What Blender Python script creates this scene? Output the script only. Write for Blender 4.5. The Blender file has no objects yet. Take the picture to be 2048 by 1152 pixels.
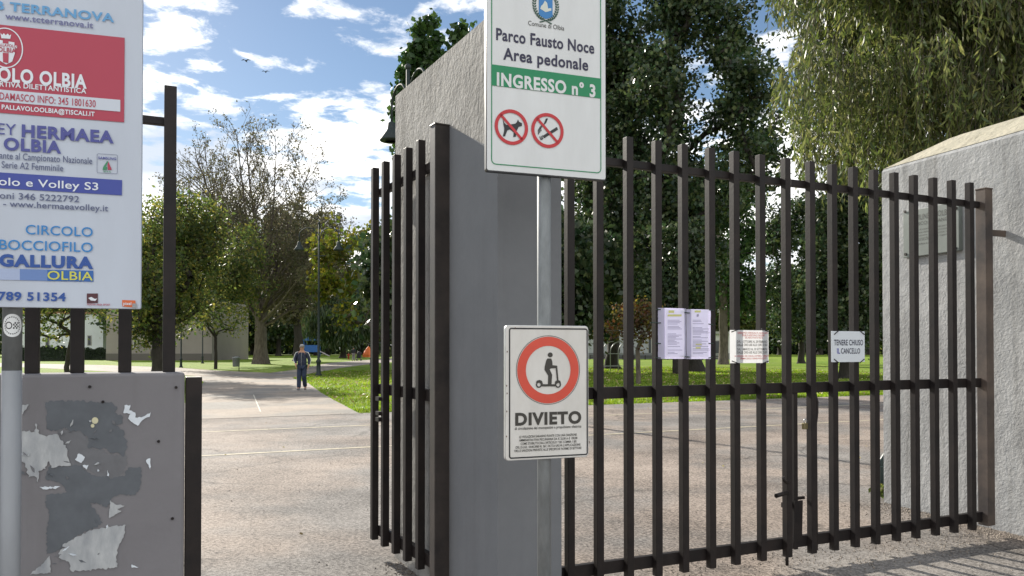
import bpy, math, random
import numpy as np
from math import sin, cos, tan, pi, sqrt, atan2
from mathutils import Vector, Matrix

R = math.radians
random.seed(7)
RNG = np.random.default_rng(7)
sc = bpy.context.scene
COL = sc.collection

# ------------------------------------------------------------------ camera
F, CX, CAMH, PITCH = 1560.0, 1024.0, 1.56, R(0.8)
CY = 697 - F * tan(PITCH)
cam_d = bpy.data.cameras.new("camera")
cam = bpy.data.objects.new("camera", cam_d)
COL.objects.link(cam)
cam.location = (0, 0, CAMH)
cam.rotation_euler = (R(90) + PITCH, 0, 0)
cam_d.sensor_width = 36
cam_d.lens = 36 * F / 2048
cam_d.shift_y = (CY - 576) / 2048
cam_d.clip_start = 0.05
cam_d.clip_end = 4000
sc.camera = cam

# ------------------------------------------------------------------ light
SUN_AZ, SUN_EL = R(33), R(26)            # azimuth measured left of the view direction
SUNV = Vector((-sin(SUN_AZ) * cos(SUN_EL), cos(SUN_AZ) * cos(SUN_EL), sin(SUN_EL)))
sun_d = bpy.data.lights.new("sun", 'SUN')
sun_d.energy = 5.0
sun_d.angle = R(0.6)
sun_d.color = (1.0, 0.93, 0.82)
sun = bpy.data.objects.new("sun", sun_d)
COL.objects.link(sun)
sun.rotation_euler = SUNV.to_track_quat('Z', 'Y').to_euler()
sun.location = (0, 0, 60)

world = bpy.data.worlds.new("World")
sc.world = world
world.use_nodes = True
wn, wl = world.node_tree.nodes, world.node_tree.links
wn.clear()
def N(nodes, t, **kw):
    n = nodes.new(t)
    for k, v in kw.items():
        setattr(n, k, v)
    return n
def mathn(nodes, links, op, a, b=None, clamp=False):
    n = nodes.new('ShaderNodeMath'); n.operation = op; n.use_clamp = clamp
    for i, v in enumerate((a, b)):
        if v is None: continue
        if isinstance(v, (int, float)): n.inputs[i].default_value = v
        else: links.new(v, n.inputs[i])
    return n.outputs[0]
sky = N(wn, 'ShaderNodeTexSky', sky_type='NISHITA', sun_disc=False)
sky.sun_elevation = SUN_EL
sky.sun_rotation = -SUN_AZ
sky.air_density = 1.0
sky.dust_density = 0.1
sky.ozone_density = 2.0
tc = N(wn, 'ShaderNodeTexCoord')
sep = N(wn, 'ShaderNodeSeparateXYZ')
wl.new(tc.outputs['Generated'], sep.inputs[0])
zz = mathn(wn, wl, 'ADD', mathn(wn, wl, 'MAXIMUM', sep.outputs['Z'], 0.0), 0.10)
cmb = N(wn, 'ShaderNodeCombineXYZ')
wl.new(mathn(wn, wl, 'DIVIDE', sep.outputs['X'], zz), cmb.inputs[0])
wl.new(mathn(wn, wl, 'DIVIDE', sep.outputs['Y'], zz), cmb.inputs[1])
cl = N(wn, 'ShaderNodeTexNoise')
cl.inputs['Scale'].default_value = 2.1
cl.inputs['Detail'].default_value = 10
cl.inputs['Roughness'].default_value = 0.58
cl.inputs['Distortion'].default_value = 0.25
wl.new(cmb.outputs[0], cl.inputs['Vector'])
bias = N(wn, 'ShaderNodeMapRange')
bias.inputs['From Min'].default_value = 0.16
bias.inputs['From Max'].default_value = 0.42
bias.inputs['To Min'].default_value = 0.15
bias.inputs['To Max'].default_value = -0.02
wl.new(sep.outputs['Z'], bias.inputs['Value'])
away = N(wn, 'ShaderNodeMapRange')      # extra unseen cloud behind the camera, added to fill the shaded faces
away.inputs['From Min'].default_value = 0.1; away.inputs['From Max'].default_value = -0.5; away.inputs['To Min'].default_value = 0.0; away.inputs['To Max'].default_value = 0.30
wl.new(sep.outputs['Y'], away.inputs['Value'])
puff = N(wn, 'ShaderNodeTexNoise'); puff.inputs['Scale'].default_value = 7.5; puff.inputs['Detail'].default_value = 6; puff.inputs['Roughness'].default_value = .62; puff.inputs['Distortion'].default_value = .3
wl.new(cmb.outputs[0], puff.inputs['Vector'])
both = mathn(wn, wl, 'ADD', mathn(wn, wl, 'MULTIPLY', cl.outputs['Fac'], .62), mathn(wn, wl, 'MULTIPLY', puff.outputs['Fac'], .42))
cov = mathn(wn, wl, 'ADD', mathn(wn, wl, 'ADD', both, bias.outputs[0]), away.outputs[0])
ramp = N(wn, 'ShaderNodeMapRange', interpolation_type='SMOOTHSTEP')
ramp.inputs['From Min'].default_value = 0.54
ramp.inputs['From Max'].default_value = 0.635
wl.new(cov, ramp.inputs['Value'])
shade = N(wn, 'ShaderNodeTexNoise')
shade.inputs['Scale'].default_value = 1.1
shade.inputs['Detail'].default_value = 5
mp = N(wn, 'ShaderNodeMapping'); mp.inputs['Location'].default_value = (4.1, 2.2, 0)
wl.new(cmb.outputs[0], mp.inputs[0]); wl.new(mp.outputs[0], shade.inputs['Vector'])
cr = N(wn, 'ShaderNodeValToRGB')
cr.color_ramp.elements[0].position = 0.40; cr.color_ramp.elements[0].color = (7.4, 8.2, 9.4, 1)
cr.color_ramp.elements[1].position = 0.56; cr.color_ramp.elements[1].color = (16.0, 15.8, 15.4, 1)
wl.new(shade.outputs['Fac'], cr.inputs[0])
mix = N(wn, 'ShaderNodeMix', data_type='RGBA')
wl.new(ramp.outputs[0], mix.inputs['Factor'])
wl.new(sky.outputs[0], mix.inputs['A'])
wl.new(cr.outputs[0], mix.inputs['B'])
bg = N(wn, 'ShaderNodeBackground'); bg.inputs['Strength'].default_value = 0.072
wl.new(mix.outputs['Result'], bg.inputs[0])
wo = N(wn, 'ShaderNodeOutputWorld')
wl.new(bg.outputs[0], wo.inputs[0])

sc.view_settings.view_transform = 'Standard'
sc.view_settings.look = 'None'
sc.view_settings.gamma = 1.0
sc.view_settings.use_curve_mapping = False
sc.view_settings.exposure = 0.58

# ------------------------------------------------------------------ measuring helpers
def ray(px, py):
    dx, dy = (px - CX) / F, (py - CY) / F
    v = Vector((dx, cos(PITCH) + dy * sin(PITCH), sin(PITCH) - dy * cos(PITCH)))
    return v / v.y
CAM = Vector((0, 0, CAMH))
def P(px, py, Y): return CAM + ray(px, py) * Y
def G(px, py, z=0.0):
    d = ray(px, py)
    return CAM + d * ((z - CAMH) / d.z)
TH = R(24.6)
CT, ST = cos(TH), sin(TH)
def S(u, v, z=0.0): return Vector((u * CT - v * ST, u * ST + v * CT, z))
def uv_of(p): return (p.x * CT + p.y * ST, -p.x * ST + p.y * CT)

class Panel:
    """A vertical plane through O, running along `ang`, facing the street."""
    def __init__(s, O, ang):
        s.O = Vector((O[0], O[1], 0)); s.A = Vector((cos(ang), sin(ang), 0)); s.n = Vector((sin(ang), -cos(ang), 0))
    def uv(s, px, py):
        d = ray(px, py)
        t = (s.O - CAM).dot(s.n) / d.dot(s.n)
        p = CAM + d * t
        return ((p - s.O).dot(s.A), p.z)
    def pt(s, a, b, off=0.0):
        p = s.O + s.A * a + s.n * off
        return Vector((p.x, p.y, b))

# ------------------------------------------------------------------ materials
MATS = {}
def newmat(name):
    m = bpy.data.materials.new(name); m.use_nodes = True
    nt = m.node_tree; nt.nodes.clear()
    out = nt.nodes.new('ShaderNodeOutputMaterial')
    return m, nt.nodes, nt.links, out
def pm(name, col, rough=.6, metal=0.0, var=.0, vscale=5, bump=0.0, bscale=40, bdist=.01, col2=None, spec=.5, detail=6, stretch=None):
    if name in MATS: return MATS[name]
    m, n, l, out = newmat(name)
    b = n.new('ShaderNodeBsdfPrincipled')
    b.inputs['Roughness'].default_value = rough
    b.inputs['Metallic'].default_value = metal
    b.inputs['Specular IOR Level'].default_value = spec
    l.new(b.outputs[0], out.inputs[0])
    b.inputs['Base Color'].default_value = (*col, 1)
    vec = None
    if var or col2 or bump:
        t = n.new('ShaderNodeTexCoord'); vec = t.outputs['Object']
        if stretch:
            mpn = n.new('ShaderNodeMapping'); mpn.inputs['Scale'].default_value = stretch
            l.new(vec, mpn.inputs[0]); vec = mpn.outputs[0]
    if var or col2:
        nz = n.new('ShaderNodeTexNoise'); nz.inputs['Scale'].default_value = vscale; nz.inputs['Detail'].default_value = detail
        nz.inputs['Roughness'].default_value = .65
        l.new(vec, nz.inputs['Vector'])
        r = n.new('ShaderNodeValToRGB')
        c2 = col2 if col2 else tuple(min(1, c * (1 + var)) for c in col)
        c1 = col if col2 else tuple(c * (1 - var) for c in col)
        r.color_ramp.elements[0].position = .32; r.color_ramp.elements[0].color = (*c1, 1)
        r.color_ramp.elements[1].position = .68; r.color_ramp.elements[1].color = (*c2, 1)
        l.new(nz.outputs['Fac'], r.inputs[0]); l.new(r.outputs[0], b.inputs['Base Color'])
    if bump:
        nz = n.new('ShaderNodeTexNoise'); nz.inputs['Scale'].default_value = bscale; nz.inputs['Detail'].default_value = 5
        l.new(vec, nz.inputs['Vector'])
        bp = n.new('ShaderNodeBump'); bp.inputs['Strength'].default_value = bump; bp.inputs['Distance'].default_value = bdist
        l.new(nz.outputs['Fac'], bp.inputs['Height']); l.new(bp.outputs[0], b.inputs['Normal'])
    MATS[name] = m
    return m
def paper(m, col, t=.45):
    n, l = m.node_tree.nodes, m.node_tree.links
    b = [x for x in n if x.type == 'BSDF_PRINCIPLED'][0]; out = [x for x in n if x.type == 'OUTPUT_MATERIAL'][0]
    tr = n.new('ShaderNodeBsdfTranslucent'); tr.inputs[0].default_value = (*col, 1)
    mx = n.new('ShaderNodeMixShader'); mx.inputs[0].default_value = t
    l.new(b.outputs[0], mx.inputs[1]); l.new(tr.outputs[0], mx.inputs[2]); l.new(mx.outputs[0], out.inputs[0])
    return m
def leafmat(name, cols, trans=.5, tcol=1.6, rough=.5):
    m, n, l, out = newmat(name)
    g = n.new('ShaderNodeNewGeometry')
    r = n.new('ShaderNodeValToRGB')
    els = r.color_ramp.elements
    k = len(cols)
    while len(els) < k: els.new(.5)
    for i, c in enumerate(cols):
        els[i].position = i / max(1, k - 1); els[i].color = (*c, 1)
    l.new(g.outputs['Random Per Island'], r.inputs[0])
    b = n.new('ShaderNodeBsdfPrincipled'); b.inputs['Roughness'].default_value = rough
    b.inputs['Specular IOR Level'].default_value = .4
    tcx = n.new('ShaderNodeTexCoord'); nz = n.new('ShaderNodeTexNoise'); nz.inputs['Scale'].default_value = .55; nz.inputs['Detail'].default_value = 3; l.new(tcx.outputs['Object'], nz.inputs['Vector'])
    mr = n.new('ShaderNodeMapRange'); mr.inputs['From Min'].default_value = .35; mr.inputs['From Max'].default_value = .65; mr.inputs['To Min'].default_value = .6; mr.inputs['To Max'].default_value = 1.5; l.new(nz.outputs['Fac'], mr.inputs['Value'])
    hv = n.new('ShaderNodeHueSaturation'); l.new(mr.outputs[0], hv.inputs['Value']); l.new(r.outputs[0], hv.inputs['Color'])
    r = hv
    l.new(r.outputs[0], b.inputs['Base Color'])
    t = n.new('ShaderNodeBsdfTranslucent')
    hs = n.new('ShaderNodeHueSaturation'); hs.inputs['Value'].default_value = tcol; hs.inputs['Saturation'].default_value = 1.1
    l.new(r.outputs[0], hs.inputs['Color']); l.new(hs.outputs[0], t.inputs[0])
    mx = n.new('ShaderNodeMixShader'); mx.inputs[0].default_value = trans
    l.new(b.outputs[0], mx.inputs[1]); l.new(t.outputs[0], mx.inputs[2]); l.new(mx.outputs[0], out.inputs[0])
    return m

def asphalt_mat(name, c_lo, c_hi, cracks=True, grain=80.0):
    m, n, l, out = newmat(name)
    t = n.new('ShaderNodeTexCoord'); vec = t.outputs['Object']
    b = n.new('ShaderNodeBsdfPrincipled'); b.inputs['Roughness'].default_value = .85; b.inputs['Specular IOR Level'].default_value = .25
    l.new(b.outputs[0], out.inputs[0])
    vo = n.new('ShaderNodeTexVoronoi'); vo.inputs['Scale'].default_value = grain; l.new(vec, vo.inputs['Vector'])
    sepc = n.new('ShaderNodeSeparateColor'); l.new(vo.outputs['Color'], sepc.inputs[0])
    nz = n.new('ShaderNodeTexNoise'); nz.inputs['Scale'].default_value = 34; nz.inputs['Detail'].default_value = 3; l.new(vec, nz.inputs['Vector'])
    big = n.new('ShaderNodeTexNoise'); big.inputs['Scale'].default_value = .55; big.inputs['Detail'].default_value = 6; big.inputs['Roughness'].default_value = .65; l.new(vec, big.inputs['Vector'])
    f = mathn(n, l, 'ADD', mathn(n, l, 'MULTIPLY', sepc.outputs[0], .50), mathn(n, l, 'MULTIPLY', mathn(n, l, 'SUBTRACT', nz.outputs['Fac'], .27), .85))
    f = mathn(n, l, 'ADD', f, mathn(n, l, 'MULTIPLY', mathn(n, l, 'SUBTRACT', big.outputs['Fac'], .5), 1.1), True)
    r = n.new('ShaderNodeValToRGB')
    r.color_ramp.elements[0].position = .12; r.color_ramp.elements[0].color = (*c_lo, 1)
    r.color_ramp.elements[1].position = .75; r.color_ramp.elements[1].color = (*c_hi, 1)
    l.new(f, r.inputs[0])
    colr = r.outputs[0]
    hp_ = n.new('ShaderNodeTexNoise'); hp_.inputs['Scale'].default_value = .38; hp_.inputs['Detail'].default_value = 4; hp_.inputs['Roughness'].default_value = .55
    mpp = n.new('ShaderNodeMapping'); mpp.inputs['Location'].default_value = (7.3, 1.1, 0); l.new(vec, mpp.inputs[0]); l.new(mpp.outputs[0], hp_.inputs['Vector'])
    hr = n.new('ShaderNodeValToRGB'); hr.color_ramp.elements[0].position = .42; hr.color_ramp.elements[0].color = (.84, .86, .88, 1)
    hr.color_ramp.elements[1].position = .56; hr.color_ramp.elements[1].color = (1.12, 1.03, .965, 1); l.new(hp_.outputs['Fac'], hr.inputs[0])
    mh = n.new('ShaderNodeMix'); mh.data_type = 'RGBA'; mh.blend_type = 'MULTIPLY'; mh.inputs['Factor'].default_value = 1; mh.clamp_result = False
    l.new(colr, mh.inputs['A']); l.new(hr.outputs[0], mh.inputs['B']); colr = mh.outputs['Result']
    # small dark tar and oil spots
    sp_ = n.new('ShaderNodeTexNoise'); sp_.inputs['Scale'].default_value = 3.4; sp_.inputs['Detail'].default_value = 5; l.new(vec, sp_.inputs['Vector'])
    sm_ = n.new('ShaderNodeMapRange'); sm_.inputs['From Min'].default_value = .64; sm_.inputs['From Max'].default_value = .74; sm_.inputs['To Max'].default_value = .55; l.new(sp_.outputs['Fac'], sm_.inputs['Value'])
    ms = n.new('ShaderNodeMix'); ms.data_type = 'RGBA'; l.new(sm_.outputs[0], ms.inputs['Factor']); l.new(colr, ms.inputs['A']); ms.inputs['B'].default_value = (.075, .068, .06, 1); colr = ms.outputs['Result']
    if cracks:
        wob = n.new('ShaderNodeTexNoise'); wob.inputs['Scale'].default_value = 2.2; wob.inputs['Detail'].default_value = 6; l.new(vec, wob.inputs['Vector'])
        mxv = n.new('ShaderNodeMix'); mxv.data_type = 'VECTOR'; mxv.inputs['Factor'].default_value = .35
        l.new(vec, mxv.inputs['A']); l.new(wob.outputs['Color'], mxv.inputs['B'])
        cv = n.new('ShaderNodeTexVoronoi'); cv.feature = 'DISTANCE_TO_EDGE'; cv.inputs['Scale'].default_value = .62
        l.new(mxv.outputs['Result'], cv.inputs['Vector'])
        mk = n.new('ShaderNodeMapRange'); mk.inputs['From Min'].default_value = .002; mk.inputs['From Max'].default_value = .013
        mk.inputs['To Min'].default_value = 1; mk.inputs['To Max'].default_value = 0
        l.new(cv.outputs['Distance'], mk.inputs['Value'])
        gate = n.new('ShaderNodeTexNoise'); gate.inputs['Scale'].default_value = .35; l.new(vec, gate.inputs['Vector'])
        gm = n.new('ShaderNodeMapRange'); gm.inputs['From Min'].default_value = .43; gm.inputs['From Max'].default_value = .50; l.new(gate.outputs['Fac'], gm.inputs['Value'])
        fac = mathn(n, l, 'MULTIPLY', mathn(n, l, 'MULTIPLY', mk.outputs[0], gm.outputs[0]), .5)
        mc = n.new('ShaderNodeMix'); mc.data_type = 'RGBA'
        l.new(fac, mc.inputs['Factor']); l.new(colr, mc.inputs['A']); mc.inputs['B'].default_value = (.03, .028, .025, 1)
        colr = mc.outputs['Result']
    l.new(colr, b.inputs['Base Color'])
    bp = n.new('ShaderNodeBump'); bp.inputs['Strength'].default_value = .55; bp.inputs['Distance'].default_value = .006
    l.new(vo.outputs['Distance'], bp.inputs['Height']); l.new(bp.outputs[0], b.inputs['Normal'])
    return m

def render_wall_mat(name, c1, c2, stain, streak=.5, bump=.8, bscale=38, bdist=.02):
    """rough sprayed render: mottled, with dark run-off streaks of its own"""
    m, n, l, out = newmat(name)
    t = n.new('ShaderNodeTexCoord'); vec = t.outputs['Object']
    b = n.new('ShaderNodeBsdfPrincipled'); b.inputs['Roughness'].default_value = .9; b.inputs['Specular IOR Level'].default_value = .2
    l.new(b.outputs[0], out.inputs[0])
    n1 = n.new('ShaderNodeTexNoise'); n1.inputs['Scale'].default_value = 1.7; n1.inputs['Detail'].default_value = 10; n1.inputs['Roughness'].default_value = .7; l.new(vec, n1.inputs['Vector'])
    r = n.new('ShaderNodeValToRGB'); r.color_ramp.elements[0].position = .3; r.color_ramp.elements[0].color = (*c1, 1)
    r.color_ramp.elements[1].position = .7; r.color_ramp.elements[1].color = (*c2, 1); l.new(n1.outputs['Fac'], r.inputs[0])
    mpn = n.new('ShaderNodeMapping'); mpn.inputs['Scale'].default_value = (9, 9, .55); l.new(vec, mpn.inputs[0])
    n2 = n.new('ShaderNodeTexNoise'); n2.inputs['Scale'].default_value = 1.0; n2.inputs['Detail'].default_value = 6; l.new(mpn.outputs[0], n2.inputs['Vector'])
    mr = n.new('ShaderNodeMapRange'); mr.inputs['From Min'].default_value = .5; mr.inputs['From Max'].default_value = .78; mr.inputs['To Max'].default_value = streak
    l.new(n2.outputs['Fac'], mr.inputs['Value'])
    mc = n.new('ShaderNodeMix'); mc.data_type = 'RGBA'; l.new(mr.outputs[0], mc.inputs['Factor']); l.new(r.outputs[0], mc.inputs['A']); mc.inputs['B'].default_value = (*stain, 1)
    l.new(mc.outputs['Result'], b.inputs['Base Color'])
    v = n.new('ShaderNodeTexNoise'); v.inputs['Scale'].default_value = bscale; v.inputs['Detail'].default_value = 6; v.inputs['Roughness'].default_value = .6; l.new(vec, v.inputs['Vector'])
    v2 = n.new('ShaderNodeTexNoise'); v2.inputs['Scale'].default_value = bscale * .3; v2.inputs['Detail'].default_value = 3; l.new(vec, v2.inputs['Vector'])
    h = mathn(n, l, 'ADD', v.outputs['Fac'], v2.outputs['Fac'])
    bp = n.new('ShaderNodeBump'); bp.inputs['Strength'].default_value = bump; bp.inputs['Distance'].default_value = bdist
    l.new(h, bp.inputs['Height']); l.new(bp.outputs[0], b.inputs['Normal'])
    return m

M_ASPH = asphalt_mat('asphalt', (.082, .074, .067), (.39, .353, .318))
M_PATH = asphalt_mat('path concrete', (.21, .19, .165), (.39, .355, .31), cracks=False, grain=60)
M_STEEL = pm('brown painted steel', (.0115, .0098, .0102), .55, 0, 0, 6, .2, 45, .003, col2=(.025, .019, .0175), spec=.28, detail=9)
M_STEEL2 = pm('weathered brown steel', (.042, .034, .032), .6, 0, vscale=3, col2=(.135, .10, .078), bump=.15, bscale=60, bdist=.002)
M_GALV = pm('galvanised steel', (.215, .232, .24), .62, .15, .25, 14, stretch=(1, 1, .35))
M_POLEPAINT = pm('grey pole paint', (.27, .285, .305), .55, 0, .1, 6, stretch=(1, 1, .3))
M_WHITE = pm('white sign sheet', (.61, .63, .64), .38, 0, 0, 5, col2=(.70, .725, .74), stretch=(1, 1, .25))
M_BOARD = pm('white printed board', (.48, .53, .62), .45, 0, 0, 3, col2=(.54, .60, .70), stretch=(1, 1, .25))
M_DARKEDGE = pm('black sign edge', (.012, .012, .014), .4)
M_ALU = pm('aluminium trim', (.55, .56, .57), .35, .6, .1, 10)
M_LAMP = pm('dark green cast iron', (.012, .022, .022), .65, .0, .3, 20)
M_WALL_C = render_wall_mat('rough grey render', (.205, .20, .19), (.36, .352, .335), (.075, .07, .062), .7, .8, 34, .026)
M_WALL_SM = render_wall_mat('smooth shaded grey paint', (.15, .158, .17), (.185, .193, .205), (.095, .095, .10), .28, .25, 22, .008)
M_WALL_R = render_wall_mat('pale rough render', (.265, .27, .273), (.43, .435, .435), (.17, .165, .155), .7, .45, 42, .022)
M_WALL_L = render_wall_mat('grey painted wall', (.195, .19, .202), (.225, .22, .232), (.12, .115, .115), .35, .25, 18, .008)
M_STAIN = pm('dark glue stain', (.115, .128, .145), .7, 0, .12, 14)
M_STAIN2 = pm('faded glue stain', (.158, .162, .175), .7, 0, .12, 14)
M_PAPER = pm('torn paper', (.30, .32, .345), .8, 0, vscale=20, col2=(.50, .52, .53), bump=.5, bscale=30, bdist=.006, stretch=(1, 1, .35))
M_PAPERW = pm('white paper shred', (.70, .76, .82), .7, 0, .06, 16)
M_BLACK = pm('black ink', (.018, .018, .022), .5)
M_NAVYINK = pm('navy ink', (.022, .022, .06), .5)
M_GREEN = pm('green sign film', (.0, .22, .085), .4)
M_RED = pm('red sign film', (.50, .022, .030), .4, 0, .06, 10)
M_ORANGERED = pm('faded red film', (.62, .075, .045), .4, 0, .06, 10)
M_DARKGREY = pm('dark grey film', (.045, .042, .036), .5)
M_BARK = pm('grey brown bark', (.055, .043, .033), .9, 0, vscale=6, col2=(.15, .125, .10), bump=.8, bscale=14, bdist=.05, stretch=(1, 1, .3))
M_BARKD = pm('dark bark', (.028, .023, .019), .9, 0, .4, 6, .8, 14, .05, stretch=(1, 1, .3))
M_LSPARSE = leafmat('sparse leaves', [(.06, .068, .035), (.10, .095, .05), (.115, .095, .06), (.085, .095, .045)], .4, 1.4)
M_LGREEN = leafmat('bright leaves', [(.036, .062, .020), (.064, .092, .026), (.105, .125, .034), (.19, .165, .045)], .52, 1.75)
M_LYEL = leafmat('yellow green leaves', [(.06, .10, .015), (.13, .16, .025), (.20, .18, .03), (.10, .09, .02)], .55, 1.7)
M_LDARK = leafmat('dark leaves', [(.022, .045, .022), (.034, .06, .026), (.055, .08, .033), (.095, .11, .045)], .32, 1.35, .33)
M_LPOP = leafmat('poplar leaves', [(.022, .055, .018), (.04, .085, .025), (.07, .12, .03)], .3, 1.2)
M_LEUC = leafmat('drooping leaves', [(.04, .062, .024), (.075, .10, .03), (.12, .145, .042), (.19, .19, .075)], .4, 1.6, .4)
M_LRUST = leafmat('rusty leaves', [(.06, .02, .012), (.12, .05, .015), (.16, .14, .03), (.05, .035, .02)], .45, 1.5)
M_LHEDGE = leafmat('hedge leaves', [(.012, .025, .01), (.025, .045, .015)], .15, 1.0)
M_GRASSB = leafmat('grass blades', [(.10, .17, .018), (.15, .22, .024), (.22, .26, .045)], .52, 1.6)
M_LITTER = leafmat('dry leaves', [(.24, .17, .07), (.32, .25, .11), (.36, .31, .15), (.40, .36, .20)], .2, 1.1)

# ------------------------------------------------------------------ mesh helpers
class MB:
    def __init__(s): s.v = []; s.f = []; s.sm = []; s.marks = []
    def add(s, vs, fs, smooth=False):
        o = len(s.v); s.v += [tuple(p) for p in vs]
        s.f += [tuple(i + o for i in f) for f in fs]; s.sm += [smooth] * len(fs)
        return s
    def box(s, c, hx, hy, hz, ang=0.0):
        c = Vector(c); a = Vector((cos(ang), sin(ang), 0)); b = Vector((-sin(ang), cos(ang), 0)); z = Vector((0, 0, 1))
        vs = [c + a * (hx * i) + b * (hy * j) + z * (hz * k) for k in (-1, 1) for j in (-1, 1) for i in (-1, 1)]
        return s.add(vs, [(0, 2, 3, 1), (4, 5, 7, 6), (0, 1, 5, 4), (2, 6, 7, 3), (0, 4, 6, 2), (1, 3, 7, 5)])
    def beam(s, p, q, w, h, up=(0, 0, 1)):
        p, q = Vector(p), Vector(q); d = (q - p).normalized(); up = Vector(up)
        a = d.cross(up)
        if a.length < 1e-4: a = d.cross(Vector((1, 0, 0)))
        a.normalize(); b = a.cross(d)
        vs = [o + a * (w / 2 * i) + b * (h / 2 * j) for o in (p, q) for i, j in ((-1, -1), (1, -1), (1, 1), (-1, 1))]
        return s.add(vs, [(0, 3, 2, 1), (4, 5, 6, 7), (0, 1, 5, 4), (1, 2, 6, 5), (2, 3, 7, 6), (3, 0, 4, 7)])
    def tube(s, pts, r, n=10, smooth=True):
        pts = [Vector(p) for p in pts]; k = len(pts)
        rs = r if isinstance(r, (list, tuple)) else [r] * k
        vs = []; prev = None
        for i, p in enumerate(pts):
            d = (pts[min(i + 1, k - 1)] - pts[max(i - 1, 0)]).normalized()
            if prev is None:
                a = d.cross(Vector((0, 0, 1)))
                if a.length < 1e-3: a = d.cross(Vector((0, 1, 0)))
            else: a = prev - d * prev.dot(d)
            a.normalize(); prev = a; b = d.cross(a)
            for j in range(n):
                t = 2 * pi * j / n; vs.append(p + a * (rs[i] * cos(t)) + b * (rs[i] * sin(t)))
        fs = [(i * n + j, i * n + (j + 1) % n, (i + 1) * n + (j + 1) % n, (i + 1) * n + j) for i in range(k - 1) for j in range(n)]
        s.add(vs, fs, smooth)
        o = len(s.v) - len(vs)
        s.f += [tuple(o + j for j in reversed(range(n))), tuple(o + (k - 1) * n + j for j in range(n))]; s.sm += [False, False]
        return s
    def lathe(s, c, prof, n=16, smooth=True):
        c = Vector(c)
        return s.tube([c + Vector((0, 0, z)) for _, z in prof], [max(r, .0005) for r, _ in prof], n, smooth)
    def prism(s, poly, off):
        off = Vector(off); k = len(poly); vs = [Vector(p) for p in poly]; vs2 = [p + off for p in vs]
        fs = [tuple(range(k)), tuple(reversed(range(k, 2 * k)))] + [(i, i + k, (i + 1) % k + k, (i + 1) % k) for i in range(k)]
        return s.add(vs + vs2, fs)
    def blob(s, c, r, n=10, m=6):
        c = Vector(c)
        r = (r, r, r) if isinstance(r, (int, float)) else r
        vs = []; fs = []
        for i in range(m + 1):
            ph = pi * i / m - pi / 2
            ph = max(-pi / 2 + .02, min(pi / 2 - .02, ph))
            for j in range(n):
                t = 2 * pi * j / n
                vs.append(c + Vector((r[0] * cos(ph) * cos(t), r[1] * cos(ph) * sin(t), r[2] * sin(ph))))
        fs = [(i * n + j, i * n + (j + 1) % n, (i + 1) * n + (j + 1) % n, (i + 1) * n + j) for i in range(m) for j in range(n)]
        fs += [tuple(reversed(range(n))), tuple(m * n + j for j in range(n))]
        return s.add(vs, fs, True)

BASE = {}
def props(o, label=None, cat=None, group=None, kind=None):
    if label: o['label'] = label
    if cat: o['category'] = cat
    if group: o['group'] = group
    if kind: o['kind'] = kind
    return o
def thing(name, label, cat, loc=(0, 0, 0), group=None):
    o = bpy.data.objects.new(name, None); COL.objects.link(o)
    o.location = loc; o.empty_display_size = .2
    BASE[o] = Vector(loc)
    return props(o, label, cat, group)
def obj(name, mb, m, parent=None, bevel=0.0, base=None, label=None):
    """link what an MB holds (given in world coordinates) as one mesh object"""
    if len(mb.marks) > 1:                      # several printed lines: one object each
        cuts = mb.marks + [(len(mb.v), len(mb.f))]
        if cuts[0] != (0, 0): cuts = [(0, 0)] + cuts
        for (v0, f0), (v1, f1) in zip(cuts, cuts[1:]):
            if f1 == f0: continue
            m1 = MB(); m1.v = mb.v[v0:v1]; m1.f = [tuple(i - v0 for i in f) for f in mb.f[f0:f1]]; m1.sm = mb.sm[f0:f1]
            o = obj(name, m1, m, parent)
        return o
    b = BASE[parent] if parent is not None else Vector(base or (0, 0, 0))
    me = bpy.data.meshes.new(name)
    me.from_pydata([(v[0] - b.x, v[1] - b.y, v[2] - b.z) for v in mb.v], [], mb.f)
    me.polygons.foreach_set('use_smooth', mb.sm)
    me.materials.append(m)
    me.update()
    o = bpy.data.objects.new(name, me); COL.objects.link(o)
    if parent is not None: o.parent = parent
    else: o.location = b
    BASE[o] = b
    if bevel:
        md = o.modifiers.new('bevel', 'BEVEL'); md.width = bevel; md.segments = 2; md.limit_method = 'ANGLE'
    if label: o['label'] = label
    return o
def obj_np(name, V, Fq, m, parent=None, smooth=False, base=None):
    b = np.array(BASE[parent] if parent is not None else (base or (0, 0, 0)), dtype=np.float64)
    V = np.asarray(V) - b
    k = Fq.shape[1]
    me = bpy.data.meshes.new(name)
    me.vertices.add(len(V)); me.vertices.foreach_set('co', V.astype(np.float32).ravel())
    me.loops.add(Fq.size); me.loops.foreach_set('vertex_index', Fq.astype(np.int32).ravel())
    me.polygons.add(len(Fq)); me.polygons.foreach_set('loop_start', np.arange(0, Fq.size, k, dtype=np.int32))
    me.polygons.foreach_set('loop_total', np.full(len(Fq), k, dtype=np.int32))
    me.polygons.foreach_set('use_smooth', np.full(len(Fq), smooth))
    me.materials.append(m); me.update(calc_edges=True)
    o = bpy.data.objects.new(name, me); COL.objects.link(o)
    if parent is not None: o.parent = parent
    else: o.location = b
    return o
def copy_tree(root, loc, rotz=0, scale=1.0, label=None):
    r = root.copy(); COL.objects.link(r); r.location = loc; r.rotation_euler = (0, 0, rotz); r.scale = (scale,) * 3
    if label: r['label'] = label
    for ch in list(root.children):
        c = ch.copy(); COL.objects.link(c); c.parent = r
        for g in list(ch.children):
            d = g.copy(); COL.objects.link(d); d.parent = c
    return r
def structure(name, pts, z, m, kind='structure'):
    mb = MB(); mb.add([(p[0], p[1], z) for p in pts], [tuple(range(len(pts)))])
    return props(obj(name, mb, m), kind=kind)

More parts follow.
